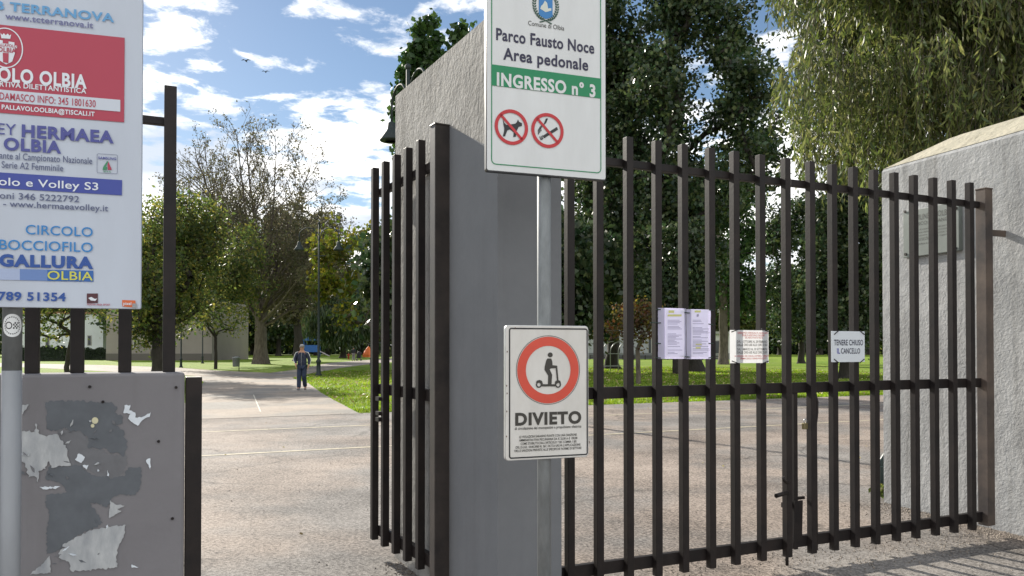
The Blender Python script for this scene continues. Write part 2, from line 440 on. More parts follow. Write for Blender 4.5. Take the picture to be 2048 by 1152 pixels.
# lettering -------------------------------------------------------
TXT = {}
def text_np(s, bold, shear=0.0):
    key = (s, bold, shear)
    if key in TXT: return TXT[key]
    cu = bpy.data.curves.new('lettering', 'FONT'); cu.body = s; cu.size = 1; cu.offset = bold; cu.shear = shear; cu.space_character = 1 + bold * 2.6
    cu.resolution_u = 4
    o = bpy.data.objects.new('lettering', cu); COL.objects.link(o)
    dg = bpy.context.evaluated_depsgraph_get(); dg.update()
    me = o.evaluated_get(dg).to_mesh()
    V = [(v.co.x, v.co.y) for v in me.vertices]; Fs = [tuple(p.vertices) for p in me.polygons]
    o.evaluated_get(dg).to_mesh_clear()
    bpy.data.objects.remove(o); bpy.data.curves.remove(cu)
    TXT[key] = (V, Fs)
    return TXT[key]
CAPH = {}
def cap_of(bold):
    if bold not in CAPH: CAPH[bold] = max(v[1] for v in text_np('H', bold)[0])
    return CAPH[bold]
def letter(pan, mb, s, px0, px1, ybase, cap, bold=0.0, off=.003, shear=0.0):
    """lay one line of print on a panel: its ends, base line and capital height measured in the photograph"""
    V, Fs = text_np(s, bold, shear)
    if not V: return
    xm = (px0 + px1) / 2
    a0, a1 = pan.uv(px0, ybase)[0], pan.uv(px1, ybase)[0]
    b0, b1 = pan.uv(xm, ybase)[1], pan.uv(xm, ybase - cap)[1]
    mb.marks.append((len(mb.v), len(mb.f)))
    x0, x1 = min(v[0] for v in V), max(v[0] for v in V)
    sx = (a1 - a0) / (x1 - x0); sy = (b1 - b0) / cap_of(bold)
    mb.add([pan.pt(a0 + (x - x0) * sx, b0 + y * sy, off) for x, y in V], Fs)
def ppoly(pan, mb, pts, off=.002):
    """flat shape on a panel from measured points"""
    q = [pan.pt(*pan.uv(*p), off) for p in pts]
    ar = sum(pan.uv(*pts[i])[0] * pan.uv(*pts[(i + 1) % len(pts)])[1] - pan.uv(*pts[(i + 1) % len(pts)])[0] * pan.uv(*pts[i])[1] for i in range(len(pts)))
    if ar < 0: q.reverse()
    mb.add(q, [tuple(range(len(q)))])
def pring(pan, mb, c, r1, r0, off=.002, n=40, sy=1.0):
    """ring on a panel; centre and outer / inner radii in metres"""
    a, b = c; vs = []
    for i in range(n):
        t = 2 * pi * i / n
        vs += [pan.pt(a + r1 * cos(t), b + r1 * sy * sin(t), off), pan.pt(a + r0 * cos(t), b + (r1 * sy - (r1 - r0)) * sin(t) if r0 else b, off)]
    if r0: mb.add(vs, [(2 * i, 2 * ((i + 1) % n), 2 * ((i + 1) % n) + 1, 2 * i + 1) for i in range(n)])
    else: mb.add(vs[::2], [tuple(range(n))])
def rrect(a0, b0, a1, b1, r, n=5):
    out = []
    for cx, cy, t0 in ((a1 - r, b1 - r, 0), (a0 + r, b1 - r, pi / 2), (a0 + r, b0 + r, pi), (a1 - r, b0 + r, 3 * pi / 2)):
        for i in range(n + 1):
            t = t0 + pi / 2 * i / n; out.append((cx + r * cos(t), cy + r * sin(t)))
    return out
def rframe(pan, mb, a0, b0, a1, b1, r, w, off):
    o = rrect(a0, b0, a1, b1, r); i_ = rrect(a0 + w, b0 + w, a1 - w, b1 - w, max(.001, r - w)); k = len(o)
    mb.add([pan.pt(*p, off) for p in o] + [pan.pt(*p, off) for p in i_], [(i, (i + 1) % k, (i + 1) % k + k, i + k) for i in range(k)])
def plate(pan, a0, b0, a1, b1, r, off, thick):
    mb = MB(); mb.prism([pan.pt(*p, off) for p in rrect(a0, b0, a1, b1, r)], -pan.n * thick); return mb

# ================================================================== SETTING
def grass_ground_mat():
    m, n, l, out = newmat('lawn')
    t = n.new('ShaderNodeTexCoord'); vec = t.outputs['Object']
    b = n.new('ShaderNodeBsdfPrincipled'); b.inputs['Roughness'].default_value = .9; b.inputs['Specular IOR Level'].default_value = .15
    l.new(b.outputs[0], out.inputs[0])
    n1 = n.new('ShaderNodeTexNoise'); n1.inputs['Scale'].default_value = 9; n1.inputs['Detail'].default_value = 8; n1.inputs['Roughness'].default_value = .75; l.new(vec, n1.inputs['Vector'])
    n2 = n.new('ShaderNodeTexNoise'); n2.inputs['Scale'].default_value = .22; n2.inputs['Detail'].default_value = 5; l.new(vec, n2.inputs['Vector'])
    f = mathn(n, l, 'ADD', mathn(n, l, 'MULTIPLY', n1.outputs['Fac'], .6), mathn(n, l, 'MULTIPLY', n2.outputs['Fac'], .5))
    r = n.new('ShaderNodeValToRGB'); e = r.color_ramp.elements
    e[0].position = .36; e[0].color = (.08, .17, .010, 1); e[1].position = .86; e[1].color = (.36, .32, .11, 1)
    x = e.new(.54); x.color = (.17, .26, .02, 1)
    l.new(f, r.inputs[0]); l.new(r.outputs[0], b.inputs['Base Color'])
    bp = n.new('ShaderNodeBump'); bp.inputs['Strength'].default_value = .9; bp.inputs['Distance'].default_value = .05
    l.new(n1.outputs['Fac'], bp.inputs['Height']); l.new(bp.outputs[0], b.inputs['Normal'])
    return m
M_LAWN = grass_ground_mat()
structure('ground', [(-900, -300), (900, -300), (900, 1500), (-900, 1500)], 0, M_LAWN)
V_EDGE = 18.6
PATH_R = [G(*p) for p in ((716, 826), (690, 812), (667, 800), (643, 786), (617, 767), (584, 756))]       # kerbless edge of the right-hand lawn
PATH_B = [G(*p) for p in ((639, 744), (681, 736), (742, 728), (830, 720))]
PATH_T = [G(*p) for p in ((830, 714.5), (740, 719.5), (657, 726), (600, 738), (540, 746), (431, 741), (358, 735.5), (200, 730), (-200, 722))]
PATH_L = [G(*p) for p in ((-200, 730), (60, 735), (390, 752), (408, 764), (352, 826))]
RIGHT_LAWN = PATH_R + PATH_B + [S(60, 62), S(60, V_EDGE + .02)]
def inside(poly, x, y):
    c = False; n = len(poly)
    for i in range(n):
        a, b = poly[i], poly[(i + 1) % n]
        if (a.y > y) != (b.y > y) and x < (b.x - a.x) * (y - a.y) / (b.y - a.y) + a.x: c = not c
    return c
structure('pavement', [S(-70, -30), S(70, -30), S(70, V_EDGE), S(-70, V_EDGE + .02)], .004, M_ASPH)
structure('path', [S(uv_of(PATH_R[0])[0] + .05, V_EDGE - .15)] + PATH_R + PATH_B + PATH_T + PATH_L + [S(uv_of(PATH_L[-1])[0], V_EDGE - .15)], .006, M_PATH)
# two worn yellowish lane lines running parallel with the gates
M_LINE = pm('worn lane paint', (.30, .26, .19), .8, 0, vscale=5, col2=(.62, .55, .38))
ml = MB()
for v, w in ((12.15, .05), (15.6, .05)):
    q = []
    us = np.linspace(-30, 40, 141)
    for i in range(len(us) - 1):
        ml.add([S(us[i], v - w, .008), S(us[i + 1], v - w, .008), S(us[i + 1], v + w, .008), S(us[i], v + w, .008)], [(0, 1, 2, 3)])
props(obj('lane_line', ml, M_LINE), kind='structure')
mj = MB(); q0, q1 = S(uv_of(PATH_L[-1])[0], V_EDGE - .15), S(uv_of(PATH_R[0])[0] + .05, V_EDGE - .15); dj = (q1 - q0).normalized(); nj = Vector((-dj.y, dj.x, 0))
jr = random.Random(2); pj = [q0 + (q1 - q0) * (i / 30) + nj * jr.uniform(-.02, .02) for i in range(31)]
for a_, b_ in zip(pj, pj[1:]): mj.add([a_ - nj * .02 + Vector((0, 0, .01)), b_ - nj * .02 + Vector((0, 0, .01)), b_ + nj * .02 + Vector((0, 0, .01)), a_ + nj * .02 + Vector((0, 0, .01))], [(0, 1, 2, 3)])
props(obj('path_joint', mj, pm('dark joint', (.05, .045, .04), .9)), kind='structure')
mk = MB()
a, b = G(507, 790), G(521, 824)
dd = (b - a).normalized(); nn = Vector((-dd.y, dd.x, 0)) * .015
mk.add([a - nn + Vector((0, 0, .011)), b - nn + Vector((0, 0, .011)), b + nn + Vector((0, 0, .011)), a + nn + Vector((0, 0, .011))], [(0, 1, 2, 3)])
props(obj('path_seam', mk, pm('pale seam', (.6, .56, .46), .8)), kind='structure')

# ------------------------------------------------------------------ central wall between the two gates
A_ = Vector((-.0775, 4.17, 0)); B_ = Vector((-.877, 5.846, 0))
wd = (B_ - A_).normalized(); wp = Vector((wd.y, -wd.x, 0))
C_ = A_ + wp * .39; D_ = B_ + wp * .39
WTOP = CAMH + (697 - 12) / F * 4.17
def jitter_wall(corners, z0, z1, nx=26, nz=40, amp=.006, seed=1):
    """a wall skin with a slightly uneven hand-rendered surface and worn top edge"""
    rg = random.Random(seed); mb = MB(); k = len(corners)
    mb.prism([(p.x, p.y, z0) for p in corners], (0, 0, z1 - z0))
    return mb
root = thing('rendered_wall', 'rough grey rendered wall end with blue shade on its face, behind the two pole signs', 'wall', A_)
# the street end is painted smooth below the hinge post's shadow line, the rest is rough render; the top rises slightly towards the park
ZFAR = CAMH + (697 - 190) / F * B_.y
SM = A_ + wd * .82
TS = .82 / (B_ - A_).length
zt = 2.62
def wedge(corners, z0, zs):
    mb = MB(); k = len(corners)
    vs = [Vector((p.x, p.y, z0)) for p in corners] + [Vector((p.x, p.y, z)) for p, z in zip(corners, zs)]
    mb.add(vs, [tuple(range(k)), tuple(reversed(range(k, 2 * k)))] + [(i, i + k, (i + 1) % k + k, (i + 1) % k) for i in range(k)])
    return mb
ZS = WTOP + (ZFAR - WTOP) * TS
obj('rough_render', wedge((SM, B_, D_, SM + wp * .39), -.05, (ZS, ZFAR, ZFAR, ZS)), M_WALL_C, root)
A2, C2 = A_, C_
S2 = SM - wd * .0005
ZA, ZB_ = 2.62, 2.98
mbu = wedge((A2, S2, S2 + wp * .39, C2), 0, (WTOP, ZS, ZS, WTOP))
for i_, z_ in enumerate((ZA, ZB_, ZB_, ZA)): mbu.v[i_] = (mbu.v[i_][0], mbu.v[i_][1], z_ + .0005)
obj('upper_render', mbu, M_WALL_C, root)
obj('painted_shaded_end', wedge((A2, S2, S2 + wp * .39, C2), -.05, (ZA, ZB_, ZB_, ZA)), M_WALL_SM, root)  # darker tone holds the hinge post's shade, cut off along its shadow line

# ------------------------------------------------------------------ right-hand wall
RC = P(1768, 1005, 7.9); RC.z = 0
RN = P(2048, 1073, 6.47); RN.z = 0
rd = (RN - RC).normalized(); rp = Vector((-rd.y, rd.x, 0))
RE = RC + rd * 5.2
ZR = CAMH + (697 - 338) / F * 7.9
RPAN = Panel((RC.x, RC.y), atan2(rd.y, rd.x))
root = thing('boundary_wall', 'pale grey rough rendered wall with sloping top coloured sunlit cream beside the right gate post', 'wall', RC)
mb = MB()
nseg = 40; rows = []
for i in range(nseg + 1):
    t = i / nseg; p = RC + rd * (5.2 * t)
    ease = min(1, t * 5.2 / .55)
    zf = ZR - .02 * sin(t * 9) * t
    inset = .32 * ease + .02
    prof = [(0, -.05), (.0, zf - .03), (.02, zf), (inset, zf + .22 * ease), (inset + .1, zf + .23 * ease), (.5, zf), (.5, -.05)]
    rows.append([Vector((p.x + rp.x * o, p.y + rp.y * o, z)) for o, z in prof])
kk = 7
vs = [v for r_ in rows for v in r_]
fs = [(i * kk + j, (i + 1) * kk + j, (i + 1) * kk + j + 1, i * kk + j + 1) for i in range(nseg) for j in range(kk - 1)]
fs += [tuple(range(kk)), tuple(nseg * kk + j for j in reversed(range(kk)))]
mb.add(vs, fs)
obj('wall_body', mb, M_WALL_R, root)
mb = MB()
for i in range(1, nseg):
    p = RC + rd * (5.2 * i / nseg)
M_TOP = render_wall_mat('weathered sunlit cream coping', (.34, .32, .25), (.50, .46, .36), (.20, .18, .13), .7, .9, 24, .02)  # same render as the wall, its sunlit look put into the cream colour
vs = []
for i in range(nseg + 1):
    r_ = rows[i]; up = Vector((0, 0, .004)) - rp * .003
    vs += [r_[2] + up, r_[3] + up, r_[4] + up]
fs = [(i * 3 + j, (i + 1) * 3 + j, (i + 1) * 3 + j + 1, i * 3 + j + 1) for i in range(nseg) for j in range(2)]
mb.add(vs, fs)
obj('coping', mb, M_TOP, root)

# marble plaque on it
pl = thing('marble_plaque', 'pale grey engraved marble plaque screwed to the right wall behind the gate bars', 'plaque', RPAN.pt(*RPAN.uv(1868, 512)))
c4 = [RPAN.uv(*p) for p in ((1813, 417), (1926, 411), (1925, 503), (1814, 515))]
a0, a1 = (c4[0][0] + c4[3][0]) / 2, (c4[1][0] + c4[2][0]) / 2
b0, b1 = (c4[2][1] + c4[3][1]) / 2, (c4[0][1] + c4[1][1]) / 2
mb = MB(); mb.prism([RPAN.pt(a, b, .045) for a, b in ((a0, b0), (a1, b0), (a1, b1), (a0, b1))], -RPAN.n * .045)
obj('slab', mb, pm('marble', (.16, .18, .165), .4, 0, .12, 5), pl, .004)
mb = MB()
letter(RPAN, mb, 'COMUNE DI OLBIA', 1825, 1912, 436, 11, .0, .0475)
letter(RPAN, mb, 'PARCO URBANO', 1832, 1905, 447, 7, .0, .0475)
for i, y in enumerate((457, 463, 469, 475, 481, 489)):
    letter(RPAN, mb, ['opere di sistemazione del parco', 'realizzate dalla amministrazione', 'comunale della citta di', 'con il contributo della regione', 'inaugurato dal sindaco', 'Olbia'][i], 1832, 1905 if i < 4 else 1870, y, 3, 0, .0475)
obj('lettering', mb, pm('grey engraving', (.05, .055, .05), .6), pl)
for px, py in ((1818, 424), (1920, 417), (1919, 497), (1819, 509)):
    a, b = RPAN.uv(px, py); mb = MB(); mb.tube([RPAN.pt(a, b, .045), RPAN.pt(a, b, .055)], .014, 10)
    obj('screw', mb, M_STEEL, pl)

# ------------------------------------------------------------------ low wall and railing on the left
LW = P(370, 745, 3.3); LTOP = LW.z
LPAN = Panel((LW.x, LW.y), TH)
LW0 = Vector((LW.x, LW.y, 0))
low = thing('low_wall', 'low grey painted wall plastered with torn poster remains under the railing', 'wall', LW0)
mb = MB()
ll = 3.2
mb.prism([LW0 + Vector((0, 0, -.05)), LW0 + LPAN.n * -.24 + Vector((0, 0, -.05)), LW0 - LPAN.A * ll + LPAN.n * -.24 + Vector((0, 0, -.05)), LW0 - LPAN.A * ll + Vector((0, 0, -.05))], (0, 0, LTOP + .05))
obj('wall_body', mb, M_WALL_L, low, .012)
mb = MB(); jp = LW0 + LPAN.A * .036 - LPAN.n * .05
mb.box(jp + Vector((0, 0, LTOP / 2 - .01)), .032, .045, LTOP / 2 - .01, TH)
obj('steel_jamb', mb, M_STEEL, low, .003)
def C3(x, y): return (x / 2.088, 600 + y / 2.088)
def ragged(pts, amp=5, seg=9, seed=0):
    rg = random.Random(seed); out = []
    for i in range(len(pts)):
        p, q = pts[i], pts[(i + 1) % len(pts)]
        d = math.hypot(q[0] - p[0], q[1] - p[1]); n = max(1, int(d / seg)); nx, ny = (q[1] - p[1]) / (d + 1e-6), -(q[0] - p[0]) / (d + 1e-6)
        for k in range(n):
            t = k / n; j = 0 if k == 0 else rg.uniform(-amp, amp)
            out.append((p[0] + (q[0] - p[0]) * t + nx * j, p[1] + (q[1] - p[1]) * t + ny * j))
    return out
stain_mid = [(240, 535), (300, 550), (335, 540), (370, 590), (365, 620), (430, 625), (450, 645), (530, 650), (530, 690), (500, 740), (470, 750), (420, 740), (385, 720), (345, 690), (300, 690), (290, 640), (260, 600)]
stain_a = [(192, 425), (240, 420), (330, 420), (395, 425), (465, 425), (490, 445), (480, 470), (515, 490), (512, 515), (480, 520), (520, 550), (515, 570), (533, 590), (530, 620), (515, 655), (490, 635), (460, 640), (440, 620), (410, 620), (365, 615), (372, 590), (365, 570), (330, 545), (300, 548), (270, 530), (230, 548), (195, 540)]
stain_b = [(200, 700), (340, 690), (380, 730), (430, 735), (470, 745), (520, 735), (535, 700), (590, 700), (585, 790), (560, 815), (500, 810), (470, 825), (450, 865), (410, 850), (375, 850), (400, 880), (430, 930), (400, 950), (330, 980), (290, 1010), (240, 1045), (195, 1060), (195, 960), (205, 880), (192, 850), (192, 815), (280, 800), (250, 765), (190, 745)]
for i, (pts, m, off) in enumerate(((stain_mid, M_STAIN2, .0012), (stain_a, M_STAIN, .0022), (stain_b, M_STAIN, .0022))):
    mb = MB(); ppoly(LPAN, mb, [C3(*p) for p in ragged(pts, 5, 7, i)], off); obj('glue_stain', mb, m, low)
papers = [
    ([(80, 545), (145, 550), (150, 515), (165, 560), (195, 570), (240, 560), (280, 620), (285, 660), (297, 690), (250, 690), (215, 700), (205, 672), (190, 705), (160, 715), (160, 760), (145, 735), (120, 740), (105, 680), (75, 670)], M_PAPER),
    ([(82, 437), (122, 437), (105, 460), (90, 480), (82, 478)], M_PAPER),
    ([(520, 440), (545, 438), (540, 460), (565, 470), (565, 490), (590, 490), (630, 468), (625, 488), (600, 498), (575, 525), (535, 495), (545, 475), (515, 472)], M_PAPERW),
    ([(330, 640), (355, 655), (340, 680), (313, 665)], M_PAPERW), ([(345, 690), (370, 688), (362, 707)], M_PAPERW), ([(450, 708), (455, 735), (447, 733)], M_PAPERW),
    ([(610, 668), (628, 660), (627, 710)], M_PAPERW), ([(460, 835), (480, 852), (520, 858), (490, 872), (508, 880), (455, 910)], M_PAPER),
    ([(250, 1050), (270, 1015), (300, 1000), (335, 985), (375, 960), (430, 950), (525, 938), (520, 975), (495, 1030), (485, 1070), (490, 1115), (400, 1125), (300, 1132), (285, 1090), (245, 1075)], M_PAPER),
    ([(125, 1145), (180, 1100), (208, 1068), (212, 1138)], M_PAPER), ([(550, 1103), (578, 1115), (550, 1117)], M_PAPERW),
    ([(397 + 14 * cos(t), 503 + 14 * sin(t)) for t in np.linspace(0, 2 * pi, 12)[:-1]], pm('cream sticker', (.65, .62, .42), .6)),
    ([(387 + 8 * cos(t), 525 + 8 * sin(t)) for t in np.linspace(0, 2 * pi, 10)[:-1]], pm('cream sticker', (.65, .62, .42), .6)),
    ([(165, 780), (225, 778), (215, 788), (180, 790)], M_PAPERW)]
for i, (pts, m) in enumerate(papers):
    mb = MB(); rp_ = ragged(pts, 4.5 if len(pts) > 14 else 2.5, 7, 50 + i)
    q = [LPAN.pt(*LPAN.uv(*C3(*p)), .0045) for p in rp_]
    mb.prism(q, LPAN.n * -.001)
    obj('torn_paper', mb, m, low)
rgp = random.Random(77)
for i in range(34):                     # small scraps and curled shreds left over
    x, y = rgp.choice(((rgp.uniform(80, 300), rgp.uniform(530, 760)), (rgp.uniform(200, 560), rgp.uniform(430, 1100)), (rgp.uniform(230, 520), rgp.uniform(940, 1130))))
    a_, l_, w_ = rgp.uniform(0, 6.28), rgp.uniform(6, 26), rgp.uniform(3, 8)
    pts = [(x + l_ * cos(a_), y + l_ * sin(a_)), (x - w_ * sin(a_), y + w_ * cos(a_)), (x - l_ * .7 * cos(a_), y - l_ * .7 * sin(a_)), (x + w_ * .6 * sin(a_), y - w_ * .6 * cos(a_))]
    q = [LPAN.pt(*LPAN.uv(*C3(*p)), .005 + rgp.uniform(0, .008 if i % 3 == 0 else .001)) for p in ragged(pts, 1.5, 6, i)]
    mb = MB(); mb.prism(q, LPAN.n * -.0008); obj('torn_paper', mb, rgp.choice((M_PAPER, M_STAIN2, M_PAPERW, M_STAIN, M_STAIN2)), low)
for x, y in ((375, 362), (735, 365), (662, 590), (720, 912), (430, 425)):
    mb = MB(); a, b = LPAN.uv(*C3(x, y)); mb.tube([LPAN.pt(a, b, -.002), LPAN.pt(a, b, .006)], .006, 8); obj('nail', mb, M_STEEL, low)

FV = uv_of(LW0)[1] + .125
def U_at(px, v):
    dx = (px - CX) / F; Y = v / (CT - dx * ST); return Y * (dx * CT + ST), Y
rail_root = thing('steel_railing', 'dark brown square-tube railing standing on the low poster wall', 'railing', S(uv_of(LW0)[0] - .2, FV, LTOP))
u338, Y338 = U_at(338, FV)
ZT = CAMH + (697 - 172) / F * Y338
for px in (65, 155, 250, 338):
    u, _ = U_at(px, FV); mb = MB(); mb.box(S(u, FV, (ZT + LTOP) / 2), .025, .025, (ZT - LTOP) / 2, TH); obj('bar', mb, M_STEEL, rail_root, .003)
for k in range(1, 5):
    mb = MB(); u, _ = U_at(65, FV); mb.box(S(u - .205 * k, FV, (ZT + LTOP) / 2), .025, .025, (ZT - LTOP) / 2, TH); obj('bar', mb, M_STEEL, rail_root, .003)
ZRL = CAMH + (697 - 238) / F * Y338
mb = MB(); mb.beam(S(u338 - .02, FV + .045, ZRL), S(u338 - 1.9, FV + .045, ZRL), .03, .035); obj('rail', mb, M_STEEL, rail_root, .003)

# ------------------------------------------------------------------ gates
GV = uv_of(Vector((.9494, 5.125, 0)))[1]
ZBAR, ZB0 = CAMH + 1.366, CAMH - 1.486
def gate_bar(px, name, root, half=.025, z0=ZB0, z1=ZBAR, dv=0, du=0, m=M_STEEL):
    u, Y = U_at(px, GV); mb = MB(); mb.box(S(u + du, GV + dv, (z0 + z1) / 2), half, half, (z1 - z0) / 2, TH)
    obj(name, mb, m, root, .003); return u
ZR1, ZR2, ZR3 = CAMH + 1.205, CAMH - .285, CAMH - 1.40
uA0 = uv_of(C_)[0] + .07
ga = thing('gate_leaf', 'closed dark brown steel gate leaf carrying the hours notice, between sign posts and gate middle', 'gate', S(2.8, GV, ZB0), 'gate leaves of the park entrance')
for px in (1139, 1197, 1257, 1314, 1367, 1421, 1470, 1522, 1573): gate_bar(px, 'bar', ga)
uA1 = U_at(1579, GV)[0]
for nm, z, h in (('top_rail', ZR1, .05), ('middle_rail', ZR2, .075), ('bottom_rail', ZR3, .08)):
    mb = MB(); mb.beam(S(uA0, GV + .046, z), S(uA1, GV + .046, z), .04, h); obj(nm, mb, M_STEEL, ga, .003)
# drop bolt, handle and hook on its meeting edge
uB, YB = U_at(1573, GV)
mb = MB(); mb.tube([S(uB - .005, GV + .0, .13), S(uB - .005, GV, .012)], .012, 8); obj('drop_bolt', mb, M_STEEL, ga)
mb = MB(); z = CAMH + (697 - 984) / F * YB; mb.tube([S(uB - .03, GV - .035, z + .008), S(uB - .16, GV - .06, z - .002)], .016, 8); obj('bolt_handle', mb, M_STEEL, ga)
mb = MB(); z = CAMH + (697 - 955) / F * YB
mb.tube([S(uB - .02, GV - .03, z - .02), S(uB - .05, GV - .04, z - .022), S(uB - .075, GV - .045, z - .005), S(uB - .08, GV - .045, z + .02)], .012, 8); obj('hook', mb, M_STEEL, ga)
gb = thing('gate_leaf', 'closed dark brown steel gate leaf with rusty hinge post at the pale right wall', 'gate', S(5.2, GV, ZB0), 'gate leaves of the park entrance')
for px in (1622, 1666, 1708, 1749, 1790, 1829, 1868, 1905, 1941): gate_bar(px, 'bar', gb)
gate_bar(1598, 'meeting_bar', gb, .017, ZB0 + .03, CAMH - .25, .05)
uP = U_at(1975, GV)[0]; uB0 = U_at(1590, GV)[0]
for nm, z, h in (('top_rail', ZR1, .05), ('middle_rail', ZR2, .075), ('bottom_rail', ZR3, .08)):
    mb = MB(); mb.beam(S(uB0, GV + .046, z), S(uP - .03, GV + .046, z), .04, h); obj(nm, mb, M_STEEL, gb, .003)
mb = MB(); mb.box(S(uP, GV + .02, CAMH - .07), .045, .045, 1.40, TH); mb.box(S(uP, GV + .02, CAMH + 1.335), .049, .049, .006, TH)
obj('hinge_post', mb, M_STEEL2, gb, .004, label='rust-faded square hinge post')
zh = CAMH + (697 - 463) / F * 6.5
hp = S(uP + .05, GV + .03, zh); wpnt = RC + rd * ((hp - RC).dot(rd)); wpnt.z = zh
mb = MB(); mb.tube([hp - Vector((.01, 0, .06)), hp + Vector((-.01, 0, .06))], .026, 10); mb.beam(hp, wpnt, .03, .05); obj('hinge', mb, M_STEEL2, gb)
# latch parts near the meeting edge
uL, YL = U_at(1600, GV); z1 = CAMH + (697 - 1010) / F * YL
mb = MB(); mb.beam(S(uL - .11, GV + .07, z1), S(uL - .02, GV + .07, z1), .02, .035); obj('latch_bar', mb, M_STEEL, gb)
mb = MB(); mb.beam(S(uL + .0, GV + .06, z1 + .04), S(uL + .09, GV + .06, z1 + .04), .02, .02)
obj('latch', mb, M_STEEL, gb)
mb = MB(); mb.prism([S(uL - .04, GV + .02, z1 + .03), S(uL + .04, GV + .02, z1 + .03), S(uL + .03, GV + .02, ZR3), S(uL - .05, GV + .02, ZR3)], S(0, .008, 0)); obj('latch_plate', mb, M_STEEL, gb)
up_, Yp_ = U_at(1612, GV); zp = CAMH + (697 - 850) / F * Yp_
pd = obj('padlock_body', (lambda q: (q.box(S(up_ - .005, GV + .01, zp - .008), .02, .012, .022, TH), q)[1])(MB()), pm('brass', (.28, .24, .13), .4, .8), gb, .003)
mb = MB(); mb.tube([S(up_ - .012, GV + .01, zp + .01)] + [S(up_ - .002 - .012 * cos(t), GV + .01, zp + .03 + .014 * sin(t)) for t in np.linspace(0, pi, 7)] + [S(up_ + .008, GV + .01, zp + .01)], .0045, 6)
obj('padlock_shackle', mb, M_ALU, gb)
# bent lower edge strip on the first bar of this leaf
u16 = U_at(1622, GV)[0]
mb = MB(); mb.tube([S(u16 + .028, GV - .01, CAMH - .33), S(u16 + .045, GV - .01, CAMH - .39), S(u16 + .044, GV - .01, CAMH - .47), S(u16 + .03, GV - .01, CAMH - .55), S(u16 + .033, GV - .01, ZB0 + .02)], .011, 6); obj('bent_strip', mb, M_STEEL, gb)

# open leaf, folded back along the central wall
HP = Vector((-.446, 4.83, 0)); HE = Vector((-1.034, 5.89, 0))
ld = (HE - HP).normalized(); lang = atan2(ld.y, ld.x); ln = Vector((ld.y, -ld.x, 0))
go = thing('gate_leaf', 'open dark brown steel gate leaf folded back along the rough wall, seen almost edge on', 'gate', Vector((HP.x, HP.y, ZB0)), 'gate leaves of the park entrance')
LP2 = Panel((HP.x, HP.y), lang)
for px in (750, 771, 793, 816, 841):
    a = LP2.uv(px, 500)[0]; p = HP + ld * a; mb = MB(); mb.box(p + Vector((0, 0, (ZBAR + ZB0 + .05) / 2)), .025, .025, (ZBAR - ZB0 - .05) / 2, lang); obj('bar', mb, M_STEEL, go, .003)
for nm, z, h, ex in (('top_rail', ZR1 - .02, .05, .06), ('middle_rail', ZR2 - .02, .075, .0), ('bottom_rail', ZR3 + .03, .08, .0)):
    mb = MB(); q0 = HP + ln * .046; q1 = HE + ln * .046 + ld * ex; mb.beam((q0.x, q0.y, z), (q1.x, q1.y, z), .04, h); obj(nm, mb, M_STEEL, go, .003)
mb = MB(); mb.box(HP + Vector((0, 0, CAMH - .05)), .04, .052, 1.43, lang); mb.box(HP + Vector((0, 0, CAMH + 1.383)), .044, .055, .006, lang)
obj('hinge_post', mb, pm('painted hinge post', (.026, .022, .021), .5, 0, vscale=5, col2=(.06, .048, .042), bump=.1, bscale=60, bdist=.002), go, .004)
hz = CAMH + (697 - 385) / F * 4.7
mb = MB(); c = HP + wp * .075 + Vector((0, 0, hz)); mb.tube([c - Vector((0, 0, .05)), c + Vector((0, 0, .05))], .022, 10); mb.beam(HP + Vector((0, 0, hz)), HP + wp * .13 + Vector((0, 0, hz)), .03, .05)
obj('hinge', mb, M_STEEL2, go)
a = LP2.uv(766, 780)[0]; q = HP + ld * a; Yq = q.y
mb = MB()
for yy in (797, 826, 838): mb.box(Vector((q.x, q.y, CAMH + (697 - yy) / F * Yq)) - ln * .03, .035, .016, .014, lang)
obj('latch', mb, M_STEEL, go)

# ------------------------------------------------------------------ notices tied to the closed leaves
def ties(pan, pts, root, m=M_BLACK):
    for p, q in pts:
        mb = MB(); mb.tube([pan.pt(*pan.uv(*p), .006), pan.pt(*pan.uv(*q), .008)], .0035, 6); obj('cable_tie', mb, m, root)
NP = Panel(S(2, GV - .032)[:2], TH)
def crect(pan, corners):
    c = [pan.uv(*p) for p in corners]
    return (min(c[0][0], c[3][0]) + max(c[0][0], c[3][0])) / 2, (c[2][1] + c[3][1]) / 2, (c[1][0] + c[2][0]) / 2, (c[0][1] + c[1][1]) / 2
# bundle of printed sheets in plastic sleeves
a0, b0, a1, b1 = crect(NP, ((1315, 616), (1422, 618), (1421, 718), (1317, 717)))
nt = thing('paper_notice', 'two crumpled printed ordinance sheets in clear sleeves tied to the gate bars', 'notice', NP.pt((a0 + a1) / 2, b0), 'notices tied to the gate')
M_SHEET = pm('printed sheet', (.62, .60, .80), .25, 0, .05, 6, .35, 9, .02, spec=.7)
paper(M_SHEET, (.55, .53, .75), .35)
M_SLEEVE = pm('bright sleeve sheet', (.86, .86, .93), .2, 0, .05, 6, .35, 9, .02, spec=.7)
paper(M_SLEEVE, (.92, .92, .98), .5)
def sheet(pan, a0, b0, a1, b1, bulge, off, nx=14, nz=10, seed=1):
    rg = random.Random(seed); mb = MB(); vs = []
    for j in range(nz + 1):
        for i in range(nx + 1):
            s = i / nx
            vs.append(pan.pt(a0 + (a1 - a0) * s, b0 + (b1 - b0) * j / nz, off + bulge * sin(pi * s) + rg.uniform(-.0015, .0015)))
    mb.add(vs, [(j * (nx + 1) + i, j * (nx + 1) + i + 1, (j + 1) * (nx + 1) + i + 1, (j + 1) * (nx + 1) + i) for j in range(nz) for i in range(nx)], True)
    return mb
w_ = a1 - a0
obj('sheet', sheet(NP, a0, b0, a0 + w_ * .52, b1, .010, .0, seed=3), M_SHEET, nt)
